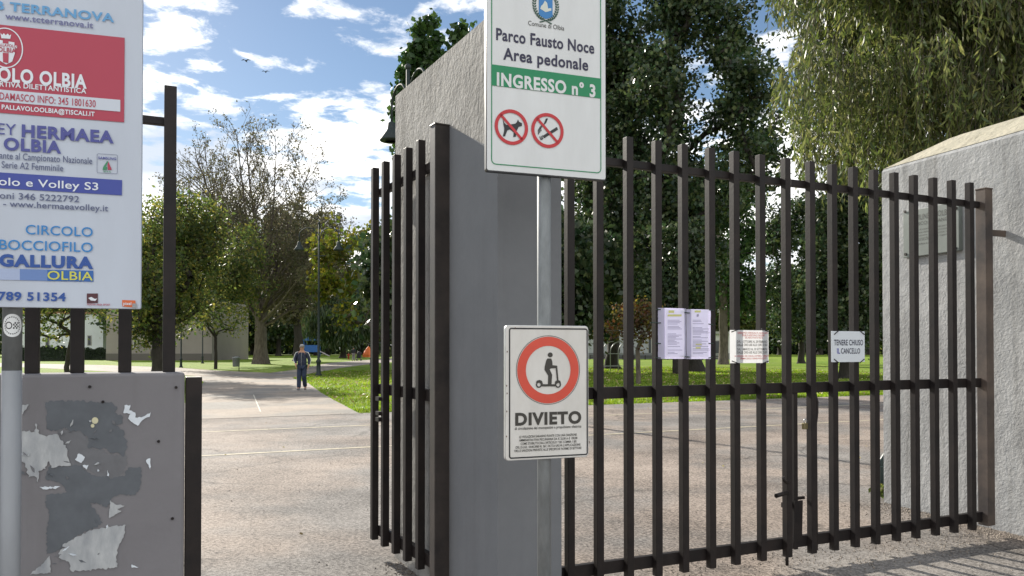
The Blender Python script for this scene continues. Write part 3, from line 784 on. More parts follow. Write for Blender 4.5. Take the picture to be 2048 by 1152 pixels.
obj('sheet', sheet(NP, a0 + w_ * .53, b0 - .002, a1, b1 - .004, .010, .0, seed=4), M_SHEET, nt)
for x0, x1 in ((.115, .47), (.6, .93)):
    obj('print_page', sheet(NP, a0 + w_ * x0, b0 + .012, a0 + w_ * x1, b1 - .008, .002, .013, 8, 8, 9), M_SLEEVE, nt)
mb = MB(); rg = random.Random(5)
for x0, x1, skip in ((1332, 1362, 0), (1382, 1416, 0)):
    y = 640
    while y < 708:
        wl_ = rg.uniform(.45, 1)
        if rg.random() > .15: ppoly(NP, mb, [(x0, y), (x0 + (x1 - x0) * wl_, y), (x0 + (x1 - x0) * wl_, y + 1.0), (x0, y + 1.0)], .0185)
        y += rg.choice((2.6, 2.6, 2.6, 4.5))
ppoly(NP, mb, [(1390, 629), (1394, 628), (1394, 633), (1390, 634)], .0185)
obj('print', mb, pm('grey print', (.36, .35, .45), .6), nt)
mb = MB()
for x0, y0, x1, y1 in ((1334, 621, 1345, 626), (1332, 629, 1360, 633), (1386, 621, 1398, 625), (1388, 687, 1400, 691), (1388, 694, 1398, 698)): ppoly(NP, mb, [(x0, y0), (x1, y0), (x1, y1), (x0, y1)], .0182)
obj('highlight', mb, pm('yellow highlight', (.62, .62, .25), .6), nt)
ties(NP, [((1358, 624), (1378, 626)), ((1357, 712), (1378, 714)), ((1311, 619), (1320, 619)), ((1300, 645), (1320, 646)), ((1308, 687), (1320, 687)), ((1308, 715), (1320, 716)),
          ((1417, 620), (1426, 621)), ((1416, 648), (1426, 650)), ((1416, 687), (1425, 687)), ((1416, 716), (1424, 714))], nt, pm('green tie', (.015, .04, .03), .5))
# opening hours
a0, b0, a1, b1 = crect(NP, ((1459, 661), (1537, 660), (1537, 726), (1460, 726)))
nt = thing('hours_notice', 'white opening hours sheet in red and black print tied to two gate bars', 'notice', NP.pt((a0 + a1) / 2, b0), 'notices tied to the gate')
obj('sheet', sheet(NP, a0, b0, a1, b1, .012, .0, seed=6), paper(pm('laminated sheet', (.72, .74, .76), .2, 0, .04, 6, .25, 7, .02, spec=.7), (.8, .8, .8), .3), nt)
mb = MB()
letter(NP, mb, 'ORDINANZA SINDACALE N. 24 DEL 2016', 1472, 1532, 667.5, 3.4, .01, .0165)
letter(NP, mb, 'ORARI DI APERTURA E CHIUSURA', 1481, 1526, 672.5, 3.4, .01, .0165); letter(NP, mb, 'DEL PARCO FAUSTO NOCE', 1487, 1522, 677, 3.4, .01, .0165)
letter(NP, mb, 'LA CHIUSURA DEI CANCELLI AVVERRA 15 MINUTI', 1466, 1535, 713.5, 3.2, .01, .0165); letter(NP, mb, 'PRIMA DEGLI ORARI INDICATI', 1478, 1529, 718.5, 3.2, .01, .0165)
obj('red_lettering', mb, M_RED, nt)
mb = MB()
for s, y in (('DAL 1 OTTOBRE AL 28 FEBBRAIO', 685.5), ('DALLE ORE 6:00 ALLE ORE 21:00', 692), ('DAL 1 MARZO AL 30 SETTEMBRE', 700.5), ('DALLE ORE 6:00 ALLE ORE 23:00', 707)): letter(NP, mb, s, 1471, 1531, y, 4.6, .012, .0165)
obj('black_lettering', mb, M_BLACK, nt)
ties(NP, [((1462, 664), (1475, 659)), ((1522, 658), (1536, 663)), ((1463, 722), (1478, 728)), ((1520, 728), (1536, 722))], nt)
# keep the gate closed
a0, b0, a1, b1 = crect(NP, ((1662, 662), (1729, 663), (1728, 724), (1662, 724)))
nt = thing('gate_notice', 'small plain white plate asking to keep the gate closed, tied by four corners', 'notice', NP.pt((a0 + a1) / 2, b0), 'notices tied to the gate')
obj('plate', plate(NP, a0, b0, a1, b1, .004, .004, .004), pm('white plate', (.68, .73, .78), .35, 0, .03, 5), nt)
mb = MB(); letter(NP, mb, 'TENERE CHIUSO', 1667, 1725, 690.5, 11, .012, .0055); letter(NP, mb, 'CANCELLO', 1681, 1719, 707, 10.5, .012, .0055); obj('lettering', mb, M_NAVYINK, nt)
mb = MB(); letter(NP, mb, 'IL', 1673, 1679, 707, 10.5, .012, .0055); obj('blue_lettering', mb, pm('blue ink', (.02, .02, .35), .5), nt)
ties(NP, [((1667, 669), (1676, 661)), ((1718, 661), (1727, 669)), ((1667, 718), (1676, 726)), ((1718, 726), (1727, 718))], nt)

# ------------------------------------------------------------------ sign post with two signs
SP = Panel((P(1090, 500, 3.57).x, 3.57), R(20))
pole_c = SP.pt(.016, 0, -.05)
sp = thing('sign_post', 'galvanised post with park entrance sign above and scooter ban sign below', 'sign', pole_c)
mb = MB(); mb.tube([pole_c + Vector((0, 0, -.05)), pole_c + Vector((0, 0, 3.35))], .032, 20); obj('pole', mb, M_GALV, sp)
for z in (2.52, 3.05, 1.22, 1.52):
    mb = MB(); mb.tube([pole_c + Vector((0, 0, z - .018)), pole_c + Vector((0, 0, z + .018))], .036, 20); mb.beam(pole_c + SP.A * -.1 + SP.n * .034 + Vector((0, 0, z)), pole_c + SP.A * .1 + SP.n * .034 + Vector((0, 0, z)), .012, .03); obj('clamp', mb, M_GALV, sp)
a0 = SP.uv(972, 345)[0]; a1 = SP.uv(1212, 358)[0]; b0 = SP.uv(1090, 352)[1]; b1 = SP.uv(1090, -58)[1]
big = obj('entrance_sign', plate(SP, a0, b0, a1, b1, .012, 0, .024), M_DARKEDGE, sp)
obj('sign_face', plate(SP, a0 + .004, b0 + .006, a1 - .003, b1 - .004, .010, .0012, .002), M_WHITE, big)
mb = MB()
ga0 = SP.uv(982, 250)[0]; ga1 = SP.uv(1202, 250)[0]; gb0 = SP.uv(1092, 338)[1]
rframe(SP, mb, ga0, gb0, ga1, b1 - .03, .022, .0045, .0028)
bb0, bb1 = SP.uv(1090, 184)[1], SP.uv(1090, 143)[1]
mb.add([SP.pt(ga0, bb0, .0034), SP.pt(ga1, bb0, .0034), SP.pt(ga1, bb1, .0034), SP.pt(ga0, bb1, .0034)], [(0, 1, 2, 3)])
obj('green_band', mb, M_GREEN, big)
mb = MB(); letter(SP, mb, 'INGRESSO n\u00b0 3', 993, 1190, 182.5, 25, .035, .0046); obj('lettering', mb, M_WHITE, big)
mb = MB(); letter(SP, mb, 'Parco Fausto Noce', 992, 1188, 93.5, 23, .025, .003); letter(SP, mb, 'Area pedonale', 1006, 1176, 130, 23, .025, .003); obj('lettering', mb, M_NAVYINK, big)
mb = MB(); letter(SP, mb, 'Comune di Olbia', 1056, 1128, 56, 9, 0, .003); obj('lettering', mb, M_DARKGREY, big)
# municipal emblem: shield, boat and laurel wreath
ec = SP.uv(1091, 12); K = 3.57 / F
def EM(x, y): return SP.pt(ec[0] + x * K, ec[1] - y * K, .003)
def EM2(x, y, o): return SP.pt(ec[0] + x * K, ec[1] - y * K, o)
mb = MB(); mb.add([EM2(*p, .003) for p in ((-15, -24), (-15, 21), (0, 27), (15, 21), (15, -24))], [(0, 1, 2, 3, 4)]); obj('emblem_shield', mb, pm('emblem blue', (.03, .20, .50), .4), big)
mb = MB(); mb.add([EM2(*p, .0036) for p in ((-12, 8), (0, 13), (12, 8), (12, 3), (5, 5), (3, -6), (-2, -10), (-6, -2), (-10, 2))], [tuple(range(9))]); obj('emblem_boat', mb, pm('emblem pale', (.62, .66, .60), .4), big)
mb = MB()
for sgn in (-1, 1):
    for i in range(13):
        t = -1.0 + 2.35 * i / 12
        x, y = sgn * 25 * cos(t * .9), 30 * sin(t * .9) + 2
        for tw in (-1, 1):
            dxl, dyl = sgn * 4.2 * cos(t + tw * .9) + 0, -5.5 * cos(tw * .5)
            p0, p1 = (x, y), (x + tw * 4.5, y - 5)
            nx, ny = -(p1[1] - p0[1]) * .3, (p1[0] - p0[0]) * .3
            m_ = ((p0[0] + p1[0]) / 2, (p0[1] + p1[1]) / 2)
            mb.add([EM2(*p, .0034) for p in (p0, (m_[0] + nx, m_[1] + ny), p1, (m_[0] - nx, m_[1] - ny))], [(0, 1, 2, 3)])
for sgn in (-1, 1): mb.add([EM2(*p, .0034) for p in ((sgn * 14, 34), (sgn * 12, 36), (sgn * -10, 27), (sgn * -8, 26))], [(0, 1, 2, 3)])
obj('emblem_wreath', mb, pm('emblem green', (.02, .075, .05), .4), big)
def SG(x, y): return (940 + x / 3.113, y / 3.113)
for (cxp, cyp) in ((256.5, 793), (481, 814)):
    mb = MB(); c = SP.uv(*SG(cxp, cyp)); rr = .0805
    pring(SP, mb, c, rr, rr - .0155, .0042)
    dx, dz = cos(R(-45)), sin(R(-45)); t_ = .0062
    mb.add([SP.pt(c[0] + dx * r_ - dz * s_, c[1] + dz * r_ + dx * s_, .0042) for r_, s_ in ((-rr + .006, -t_), (rr - .006, -t_), (rr - .006, t_), (-rr + .006, t_))], [(0, 1, 2, 3)])
    obj('ban_ring', mb, M_RED, big)
mb = MB()
dog = [(203, 742), (212, 765), (226, 779), (262, 774), (280, 771), (290, 762), (298, 744), (304, 759), (322, 767), (322, 785), (302, 791), (291, 812), (288, 826), (284, 852), (268, 854), (271, 824), (245, 806), (230, 815), (217, 850), (203, 850), (210, 822), (212, 800), (207, 775)]
ppoly(SP, mb, [SG(*p) for p in dog], .003); obj('dog_pictogram', mb, M_BLACK, big)
mb = MB()
ppoly(SP, mb, [SG(*p) for p in ((452, 846), (540, 791), (547, 808), (460, 862))], .003)
for o in (0, 9, 18): ppoly(SP, mb, [SG(430 + o, 851 - o * .4), SG(434 + o, 849 - o * .4), SG(444 + o * .6, 872 - o * .3), SG(440 + o * .6, 875 - o * .3)], .003)
for o in (0, 10, 20):
    pts = [(425 + o * .8, 838 - o), (424 + o * .8, 810 - o * .5), (438 + o * .6, 786), (462 + o * .4, 768), (474 + o * .4, 738)]
    q = [SP.pt(*SP.uv(*SG(*p)), .003) for p in pts]; w_ = .0022
    for i in range(4):
        s0, s1 = Vector((SP.A.x * w_, SP.A.y * w_, w_ * .4)), 1
        mb.add([q[i] - s0, q[i] + s0, q[i + 1] + s0, q[i + 1] - s0], [(0, 1, 2, 3)])
obj('cigarette_pictogram', mb, M_BLACK, big)
# scooter ban sign
def SL(x, y): return (980 + x / 3.6, 620 + y / 3.6)
a0, a1 = SP.uv(1010, 780)[0], SP.uv(1177, 780)[0]; b0, b1 = SP.uv(1094, 918)[1], SP.uv(1094, 651)[1]
sm = obj('scooter_sign', plate(SP, a0, b0, a1, b1, .018, .0, .018), M_ALU, sp, .002)
obj('sign_face', plate(SP, a0 + .003, b0 + .003, a1 - .003, b1 - .003, .016, .0012, .002), pm('weathered sign sheet', (.58, .565, .53), .3, 0, 0, 6, col2=(.70, .69, .665), stretch=(1, 1, .4)), sm)
mb = MB(); q0, q1 = SP.uv(*SL(135, 1058)), SP.uv(*SL(702, 125)); q0b = SP.uv(*SL(412, 1058))[1]; q1b = SP.uv(*SL(412, 130))[1]
rframe(SP, mb, q0[0], q0b, q1[0], q1b, .012, .0062, .0026); obj('border', mb, M_BLACK, sm)
c = SP.uv(*SL(419, 432)); rr = (SP.uv(*SL(648, 432))[0] - SP.uv(*SL(189, 432))[0]) / 2
mb = MB(); pring(SP, mb, c, rr, rr - .0022, .0028, 56); obj('ring_outline', mb, M_BLACK, sm)
mb = MB(); pring(SP, mb, c, rr * .965, rr * .70, .0028, 56); obj('ban_ring', mb, M_ORANGERED, sm)
mb = MB()
ppoly(SP, mb, [SL(432 + 18 * cos(t), 323 + 18 * sin(t)) for t in np.linspace(0, 2 * pi, 15)[:-1]], .003)
ppoly(SP, mb, [SL(*p) for p in ((412, 349), (440, 349), (447, 372), (449, 397), (478, 400), (484, 406), (481, 418), (436, 421), (428, 428), (446, 466), (441, 537), (415, 537), (417, 472), (391, 430), (392, 408), (402, 365))], .003)
ppoly(SP, mb, [SL(*p) for p in ((470, 404), (482, 404), (492, 512), (480, 512))], .0033)
ppoly(SP, mb, [SL(*p) for p in ((368, 534), (468, 534), (468, 550), (368, 550))], .0033)
ppoly(SP, mb, [SL(*p) for p in ((328, 522), (336, 508), (356, 503), (372, 510), (380, 532), (368, 536), (356, 522), (340, 524))], .0036)
ppoly(SP, mb, [SL(*p) for p in ((464, 530), (468, 512), (486, 503), (504, 510), (508, 524), (490, 522), (478, 532))], .0036)
for x in (350, 488):
    cc = SP.uv(*SL(x, 537)); pring(SP, mb, cc, .0148, .0085, .0039, 24)
obj('scooter_pictogram', mb, M_DARKGREY, sm)
mb = MB()
letter(SP, mb, 'DIVIETO', *[SL(x, 0)[0] for x in (180, 656)], SL(0, 820)[1], 24, .045, .003)
letter(SP, mb, 'di circolazione dei monopattini a propulsione elettrica', *[SL(x, 0)[0] for x in (177, 656)], SL(0, 854)[1], 5.4, .012, .003)
for i, (s, x0, x1) in enumerate((('LE VIOLAZIONI SARANNO PUNITE CON UNA SANZIONE', 210, 623), ('AMMINISTRATIVA PECUNIARIA DA \u20ac 25,00 A \u20ac 100,00', 208, 627), ('COME STABILITO DALL\u2019ARTICOLO 7 BIS COMMA 1 BIS', 219, 621),
        ('DEL D.LGS. 18.08.2000 N. 267, FATTA SALVA L\u2019APPLICAZIONE', 184, 650), ('DELLE SANZIONI PREVISTE ALLE SPECIFICHE NORME DI SETTORE', 176, 657))):
    letter(SP, mb, s, SL(x0, 0)[0], SL(x1, 0)[0], SL(0, 913 + i * 24.5)[1], 4.6, .012, .003)
obj('lettering', mb, M_DARKGREY, sm)
M_RUST = pm('rust chip', (.10, .05, .03), .8)
mb = MB()
for x, y in ((118, 545), (121, 600), (119, 730), (709, 180), (710, 500), (712, 950), (122, 300), (117, 910), (180, 130)):
    ppoly(SP, mb, [SL(x + dx, y + dy) for dx, dy in ((-3, -6), (3, -5), (4, 4), (-2, 7))], .0034)
obj('chipped_paint', mb, M_RUST, sm)

# ------------------------------------------------------------------ sports club billboard, upper left
BR = P(283.5, 300, 2.85)
BP = Panel((BR.x, BR.y), R(17))
bz0 = BP.uv(281, 618)[1]; bz1 = 3.75
bb = thing('billboard', 'white printed sports clubs board on steel poles above the poster wall', 'billboard', BP.pt(-.42, 0, -.06))
obj('board_panel', plate(BP, -1.55, bz0, 0, bz1, .006, 0, .02), M_BOARD, bb, .002)
brd = [o for o in bb.children if o.name.startswith('board_panel')][0]
pc = BP.pt(BP.uv(14, 700)[0], 0, -.056)
for dx in (0, -.95):
    q = pc + BP.A * dx; mb = MB(); zp = CAMH + (697 - 741) / F * 2.78
    mb.tube([q + Vector((0, 0, -.05)), q + Vector((0, 0, zp))], .0318, 20); obj('painted_pole_foot', mb, M_POLEPAINT, bb)
    mb = MB(); mb.tube([q + Vector((0, 0, zp)), q + Vector((0, 0, bz1 - .1))], .031, 20); obj('pole', mb, M_GALV, bb)
bm = {}
def BT(key, s, x0, x1, yb, cap, bold=0.0, off=.0045): letter(BP, bm.setdefault(key, MB()), s, x0, x1, yb, cap, bold, off)
def BQ(key, pts, off=.0025): ppoly(BP, bm.setdefault(key, MB()), pts, off)
BT('lblue', 'B TERRANOVA', -10, 229, 32, 17, .03)
BT('mauve', 'www.tcterranova.it', 11, 187, 48, 12, .02)
aL = -1.52
def bq_ab(key, a0, b0, a1, b1, off=.0025):
    bm.setdefault(key, MB()).add([BP.pt(a0, b0, off), BP.pt(a1, b0, off), BP.pt(a1, b1, off), BP.pt(a0, b1, off)], [(0, 1, 2, 3)])
bx = BP.uv(249, 160)[0]
bq_ab('crimson', aL, BP.uv(249, 245)[1], bx, BP.uv(249, 76)[1])
c = BP.uv(12, 96.5); r1 = 29.5 * 2.72 / F / .956
pring(BP, bm.setdefault('white', MB()), c, r1, r1 * .93, .0042, 40, 1.32)
def BE(x, y): return (x / 3.3875, y / 3.3875)
BQ('white', [BE(*p) for p in ((-20, 270), (100, 290), (105, 360), (85, 420), (45, 440), (-20, 400))], .0042)
BQ('crimson', [BE(*p) for p in ((22, 270), (62, 275), (60, 300), (22, 296))], .0052); BQ('crimson', [BE(*p) for p in ((22, 360), (62, 364), (60, 432), (24, 424))], .0052)
BQ('white', [BE(*p) for p in ((5, 225), (18, 240), (28, 228), (42, 242), (55, 230), (66, 244), (78, 236), (72, 266), (12, 262))], .0042)
BT('crimson', 'PALLAVOLO', -6, 34, 94.5, 5.5, .03, .0054); BT('crimson', 'OLBIA', -3, 33, 105.5, 9, .03, .0054)
BQ('white', [BE(*p) for p in ((-30, 296), (118, 312), (118, 330), (-30, 316))], .0048)
BT('white', 'OLO OLBIA', -4, 174, 169.5, 27, .035)
BT('white', 'RTIVA DILETTANTISTICA', 0, 173, 180.5, 10, .02)
BQ('strip', [(-3, 179.5), (241, 200.5), (241, 224), (-3, 203.7)], .0042)
BT('crimson', 'DAMASCO INFO: 345 1801630', 0, 192, 207.5, 14, .01, .0054)
BT('white', 'PALLAVOLOOLBIA@TISCALI.IT', 4, 190, 226, 9, .025)
BT('indigo', 'EY', -4, 33, 270, 22, 0); BT('indigo', 'HERMAEA', 44, 228, 280, 24, .04)
BT('indigo', 'OLBIA', 8, 123, 303, 24, .04)
BT('slate', 'ante al Campionato Nazionale', 0, 185, 323, 13, .008); BT('slate', 'Serie A2 Femminile', 4, 127, 339.5, 13, .008)
q0, q1 = BP.uv(194, 346), BP.uv(235.5, 310); rframe(BP, bm.setdefault('slate', MB()), q0[0], q0[1], q1[0], q1[1], .005, .0012, .003)
BT('indigo', 'SAMSUNG', 197, 233, 319.5, 5, .03)
BQ('lgreen', [(214, 323), (217, 323), (209, 340), (205.5, 340), (207, 334)], .003); BQ('crimson', [(217, 323), (224, 340), (216, 340), (215.5, 330)], .003); BQ('lgreen', [(210, 334), (214.5, 334), (214.5, 340), (209, 340)], .0034)
BT('lgreen', 'Serie A', 207, 222, 345, 3.4, .02)
BQ('band', [(-3, 344.8), (244.5, 360.5), (244, 391), (-3, 376.5)])
BT('white', 'olo e Volley S3', -2, 197, 375.5, 15, .01)
BT('slate', 'oni 346 5222792', 0, 159, 401, 12.5, .01); BT('slate', '- www.hermaeavolley.it', 7, 217, 418, 12, .012)
BT('sky', 'CIRCOLO', 52, 186, 471, 18.5, .008); BT('sky', 'BOCCIOFILO', -1, 186, 501.5, 19, .008); BT('royal', 'GALLURA', -1, 187, 534, 23, .055)
BQ('royal2', [(187, 541.5), (187, 563.5), (95, 562), (95, 539.5)])
BQ('fade', [(95, 539.5), (95, 562), (40, 560.5), (40, 538)]); BQ('fade2', [(40, 538), (40, 560.5), (-3, 559.5), (-3, 537)])
BT('yellow', 'OLBIA', 95.5, 186, 560, 17, .008); BT('royal', '789 51354', -3, 132, 601, 16.5, .03)
BQ('maroon', [(174, 587), (196, 587), (196, 606), (174, 607)]); BQ('white', [(177, 596), (183, 594), (190, 598), (195, 597), (191, 602), (182, 601)], .0035); BT('crimson', 'NUOVA AREA SPORT', 175, 221, 611, 3.4, .02)
BQ('orange', [(244.5, 600), (271, 601), (272, 615), (245, 613)]); BT('white', 'pixel', 247, 263, 610, 6, .02); BQ('grey', [(265, 607), (274, 607), (274, 616), (265, 616)], .0032)
bcol = dict(lblue=(.12, .34, .62), mauve=(.15, .16, .32), crimson=(.42, .045, .085), white=(.72, .77, .84), strip=(.58, .63, .72), indigo=(.07, .08, .30), slate=(.10, .12, .22), lgreen=(.04, .25, .12), band=(.045, .07, .34), sky=(.03, .22, .55),
            royal=(.02, .08, .33), royal2=(.03, .13, .42), fade=(.14, .24, .52), fade2=(.38, .46, .66), yellow=(.62, .62, .10), maroon=(.08, .02, .03), orange=(.65, .14, .04), grey=(.3, .32, .34))
bnames = dict(crimson='red_block', strip='pale_strip', band='blue_band', royal2='blue_strip', fade='faded_strip', fade2='faded_strip', maroon='logo_sticker', orange='maker_sticker', grey='maker_mark')
for key, mb in bm.items():
    o = obj(bnames.get(key, 'lettering'), mb, pm('print ' + key, bcol[key], .45, 0, .02, 4), brd)
# round club sticker on the pole (bent round the tube)
stc = MB(); ink = MB()
zc = P(14, 651, 2.76).z; rs = .034
fa = atan2(-pc.y, -pc.x)
def on_pole(x, z, r=.0322): t = x / r; return Vector((pc.x + r * cos(fa + t), pc.y + r * sin(fa + t), zc + z))
n = 28
ring = [(rs * .98 * cos(2 * pi * i / n), rs * 1.2 * sin(2 * pi * i / n)) for i in range(n)]
cols = [(x, z) for x, z in ring]
for i in range(-8, 8):
    x0, x1 = i / 8 * rs, (i + 1) / 8 * rs
    h0, h1 = 1.2 * sqrt(max(0, rs * rs - x0 * x0)), 1.2 * sqrt(max(0, rs * rs - x1 * x1))
    stc.add([on_pole(x0, -h0), on_pole(x1, -h1), on_pole(x1, h1), on_pole(x0, h0)], [(0, 1, 2, 3)], True)
stk = obj('round_sticker', stc, pm('white sticker', (.75, .77, .78), .4), bb)
for i in range(24):
    t0, t1 = 2 * pi * i / 24, 2 * pi * (i + .55) / 24
    if .5 < (i % 12) / 12 < .58: continue
    ink.add([on_pole(r_ * cos(t) * .9, r_ * sin(t) * 1.1, .0326) for r_, t in ((.029, t0), (.029, t1), (.0255, t1), (.0255, t0))], [(0, 1, 2, 3)])
for i in range(4):
    for j in range(4):
        if (i + j) % 2 == 0: ink.add([on_pole(.002 + i * .0045 + dx, -.012 + j * .006 + dz, .0326) for dx, dz in ((0, 0), (.0045, 0), (.0045, .006), (0, .006))], [(0, 1, 2, 3)])
for i in range(14):
    t0, t1 = 2 * pi * i / 14, 2 * pi * (i + 1) / 14
    ink.add([on_pole(-.011 + r_ * cos(t), r_ * 1.2 * sin(t), .0326) for r_, t in ((.011, t0), (.011, t1), (.008, t1), (.008, t0))], [(0, 1, 2, 3)])
obj('sticker_print', ink, M_BLACK, stk)

# ================================================================== PLANTS
def leaf_mesh(c, d, ln, wd):
    """diamond leaves: centre, long direction, length and width arrays"""
    n = len(c)
    r = RNG.normal(size=(n, 3)); s = np.cross(d, r); s /= np.linalg.norm(s, axis=1, keepdims=True) + 1e-9
    V = np.empty((n, 4, 3)); V[:, 0] = c - d * (ln / 2)[:, None]; V[:, 2] = c + d * (ln / 2)[:, None]
    V[:, 1] = c + s * (wd / 2)[:, None]; V[:, 3] = c - s * (wd / 2)[:, None]
    return V.reshape(-1, 3), np.arange(n * 4).reshape(-1, 4)
def unit(n):
    d = RNG.normal(size=(n, 3)); return d / np.linalg.norm(d, axis=1, keepdims=True)
def frusta(p, q, r0, r1, n=6):
    d = q - p; L = np.linalg.norm(d, axis=1, keepdims=True) + 1e-9; d = d / L
    ref = np.where(np.abs(d[:, 2:3]) > .9, np.array([[1., 0, 0]]), np.array([[0, 0, 1.]]))
    a = np.cross(d, ref); a /= np.linalg.norm(a, axis=1, keepdims=True); b = np.cross(d, a)
    t = 2 * pi * np.arange(n) / n
    ring = a[:, None] * np.cos(t)[None, :, None] + b[:, None] * np.sin(t)[None, :, None]
    V = np.concatenate([p[:, None] + ring * r0[:, None, None], q[:, None] + ring * r1[:, None, None]], axis=1)
    m = len(p); base = (np.arange(m) * 2 * n)[:, None]
    j = np.arange(n); quad = np.stack([j, (j + 1) % n, (j + 1) % n + n, j + n], axis=1)
    return V.reshape(-1, 3), (base[:, None] + quad[None]).reshape(-1, 4)

def tree(name, label, base, H, trunk_h, trunk_r, crown, ncl, per, leaf, mleaf, mbark, seed, sigma=.35, group=None, cat='tree', lean=0., clump=.5, up=.5, droop=0.0,
         nside=6, shell=.35, tip=.008, cut=None, taper=0.0, leafdir=None, nsub=0, rsub=.36, loose=.12):
    """trunk, limbs grown towards clusters spread through an uneven crown, leaf faces round the twig ends
    crown = (cx, cy, cz, rx, ry, rz) relative to the base"""
    rg = np.random.default_rng(seed)
    base = Vector(base); root = thing(name, label, cat, base, group)
    B = np.array(base)
    nodes = []; par = []
    k = 7
    for i in range(k):
        t = i / (k - 1)
        nodes.append(np.array([lean * trunk_h * t * t + rg.normal() * .03 * trunk_r * 4 * (0 < i), rg.normal() * .03 * trunk_r * 4 * (0 < i), trunk_h * t])); par.append(i - 1)
    cx, cy, cz, rx, ry, rz = crown
    # lumpy envelope
    lob = rg.normal(size=(7, 3)); lob /= np.linalg.norm(lob, axis=1, keepdims=True); amp = rg.uniform(-.38, .34, 7)
    pts = []
    subs = []
    while len(subs) < nsub:
        d = rg.normal(size=3); d /= np.linalg.norm(d); q = d * (rg.uniform(.25, .8) ** .7)
        if all(np.linalg.norm(q - o[0]) > rsub * .55 for o in subs) or rg.random() < .03: subs.append((q, rsub * rg.uniform(.65, 1.25)))
    while nsub and len(pts) < ncl:
        q, rs_ = subs[rg.integers(nsub)]; d = rg.normal(size=3); d /= np.linalg.norm(d)
        e = q + d * rs_ * rg.uniform(.45, 1.0)
        if rg.random() < loose: e = d * rg.uniform(.3, 1.08)
        tp = 1 - taper * max(0, (e[2] + 1) / 2)
        p = np.array([cx + e[0] * rx * tp, cy + e[1] * ry * tp, cz + e[2] * rz])
        if p[2] > trunk_h * .55 and (cut is None or cut(p)): pts.append(p)
    while len(pts) < ncl:
        d = rg.normal(size=3); d /= np.linalg.norm(d)
        r = (shell + (1 - shell) * rg.random() ** .5) if rg.random() < .75 else rg.random()
        s = 1 + float(np.sum(amp * np.clip(lob @ d, 0, 1) ** 2)) + rg.normal() * .06
        zt = d[2] * r
        tp = 1 - taper * max(0, (zt + 1) / 2)
        p = np.array([cx + d[0] * r * rx * s * tp, cy + d[1] * r * ry * s * tp, cz + zt * rz * s])
        if p[2] < trunk_h * .55: continue
        if cut is not None and not cut(p): continue
        pts.append(p)
    pts.sort(key=lambda p: np.linalg.norm(p - nodes[k - 1]))
    tips = []
    arr = np.array(nodes)
    for p in pts:
        dv = p - arr; dist = np.linalg.norm(dv, axis=1)
        cost = dist * (1 + up * np.clip(-dv[:, 2] / (dist + .01) + .15, 0, 1.2)); cost[:3] += 1e3
        j = int(np.argmin(cost)); q = arr[j]; L = dist[j]
        n = max(1, min(4, int(L / .7))); prev = j
        pd = (arr[j] - arr[par[j]]) if par[j] >= 0 else np.array([0, 0, 1.]); pd = pd / (np.linalg.norm(pd) + 1e-9)
        ctrl = q + (pd * .55 + np.array([0, 0, .35])) * L * .45
        new = []
        for s in range(1, n + 1):
            t = s / n; x = (1 - t) ** 2 * q + 2 * t * (1 - t) * ctrl + t * t * p + rg.normal(size=3) * .04 * L * (s < n)
            new.append(x); par.append(prev); prev = len(par) - 1
        arr = np.vstack([arr, new]); tips.append(prev)
    M = len(arr); cnt = np.zeros(M)
    for t in tips: cnt[t] += 1
    par = np.array(par)
    for i in range(M - 1, 0, -1):
        if i >= k or True:
            if par[i] >= 0: cnt[par[i]] += cnt[i]
    cnt = np.maximum(cnt, 1); rad = np.maximum(trunk_r * .85 * (cnt / cnt[k - 1]) ** .5, tip)
    for i in range(k): rad[i] = trunk_r * (1.0 - .15 * i / (k - 1))
    ch = np.arange(1, M); p0, p1 = arr[par[ch]], arr[ch]
    r1 = rad[ch]; r0 = np.minimum(rad[par[ch]], r1 * 1.35)
    r0[:k - 1] = rad[par[ch[:k - 1]]]
    V, Fq = frusta(p0[k - 1:], p1[k - 1:], r0[k - 1:], r1[k - 1:], nside)
    nt_ = 18; th = 2 * pi * np.arange(nt_) / nt_; tv = []; zs_ = np.linspace(0, 1, 22)
    lobes = rg.random(3) * 6
    for z_ in zs_:
        f_ = z_ * (k - 1); i0 = min(k - 2, int(f_)); w_ = f_ - i0; c_ = arr[i0] * (1 - w_) + arr[i0 + 1] * w_; r_ = rad[i0] * (1 - w_) + rad[i0 + 1] * w_
        fl = 1 + .5 * math.exp(-z_ * 14); rr_ = r_ * (1 + .07 * np.sin(3 * th + lobes[0] + z_ * 2) + .05 * np.sin(5 * th + lobes[1] - z_ * 3) + .10 * (fl - 1) * np.sin(4 * th + lobes[2])) * (fl if trunk_r > .25 else 1)
        tv.append(np.stack([c_[0] + rr_ * np.cos(th), c_[1] + rr_ * np.sin(th), np.full(nt_, c_[2])], 1))
    tv = np.concatenate(tv); jj = np.arange(nt_)
    tf = np.concatenate([np.stack([i_ * nt_ + jj, i_ * nt_ + (jj + 1) % nt_, (i_ + 1) * nt_ + (jj + 1) % nt_, (i_ + 1) * nt_ + jj], 1) for i_ in range(21)])
    Fq = np.concatenate([Fq, tf + len(V)]); V = np.concatenate([V, tv])
    obj_np('trunk', V + B, Fq, mbark, root, True)
    # leaves
    T = arr[tips]; PT = arr[par[tips]]
    w = rg.random(len(T)) < (1 - clump * .35)
    n_each = np.maximum(1, (per * rg.uniform(.4, 1.6, len(T)) * np.where(w, 1, .35)).astype(int))
    idx = np.repeat(np.arange(len(T)), n_each); n = len(idx)
    s = rg.random(n)[:, None] ** .6
    c = PT[idx] * (1 - s) + T[idx] * s + rg.normal(size=(n, 3)) * sigma * np.array([1, 1, .8])
    d = unit(n)
    if leafdir is not None:
        d = d * .55 + np.array(leafdir); d /= np.linalg.norm(d, axis=1, keepdims=True)
    ln = leaf[0] * rg.uniform(.6, 1.35, n); V, Fq = leaf_mesh(c, d, ln, ln * leaf[1])
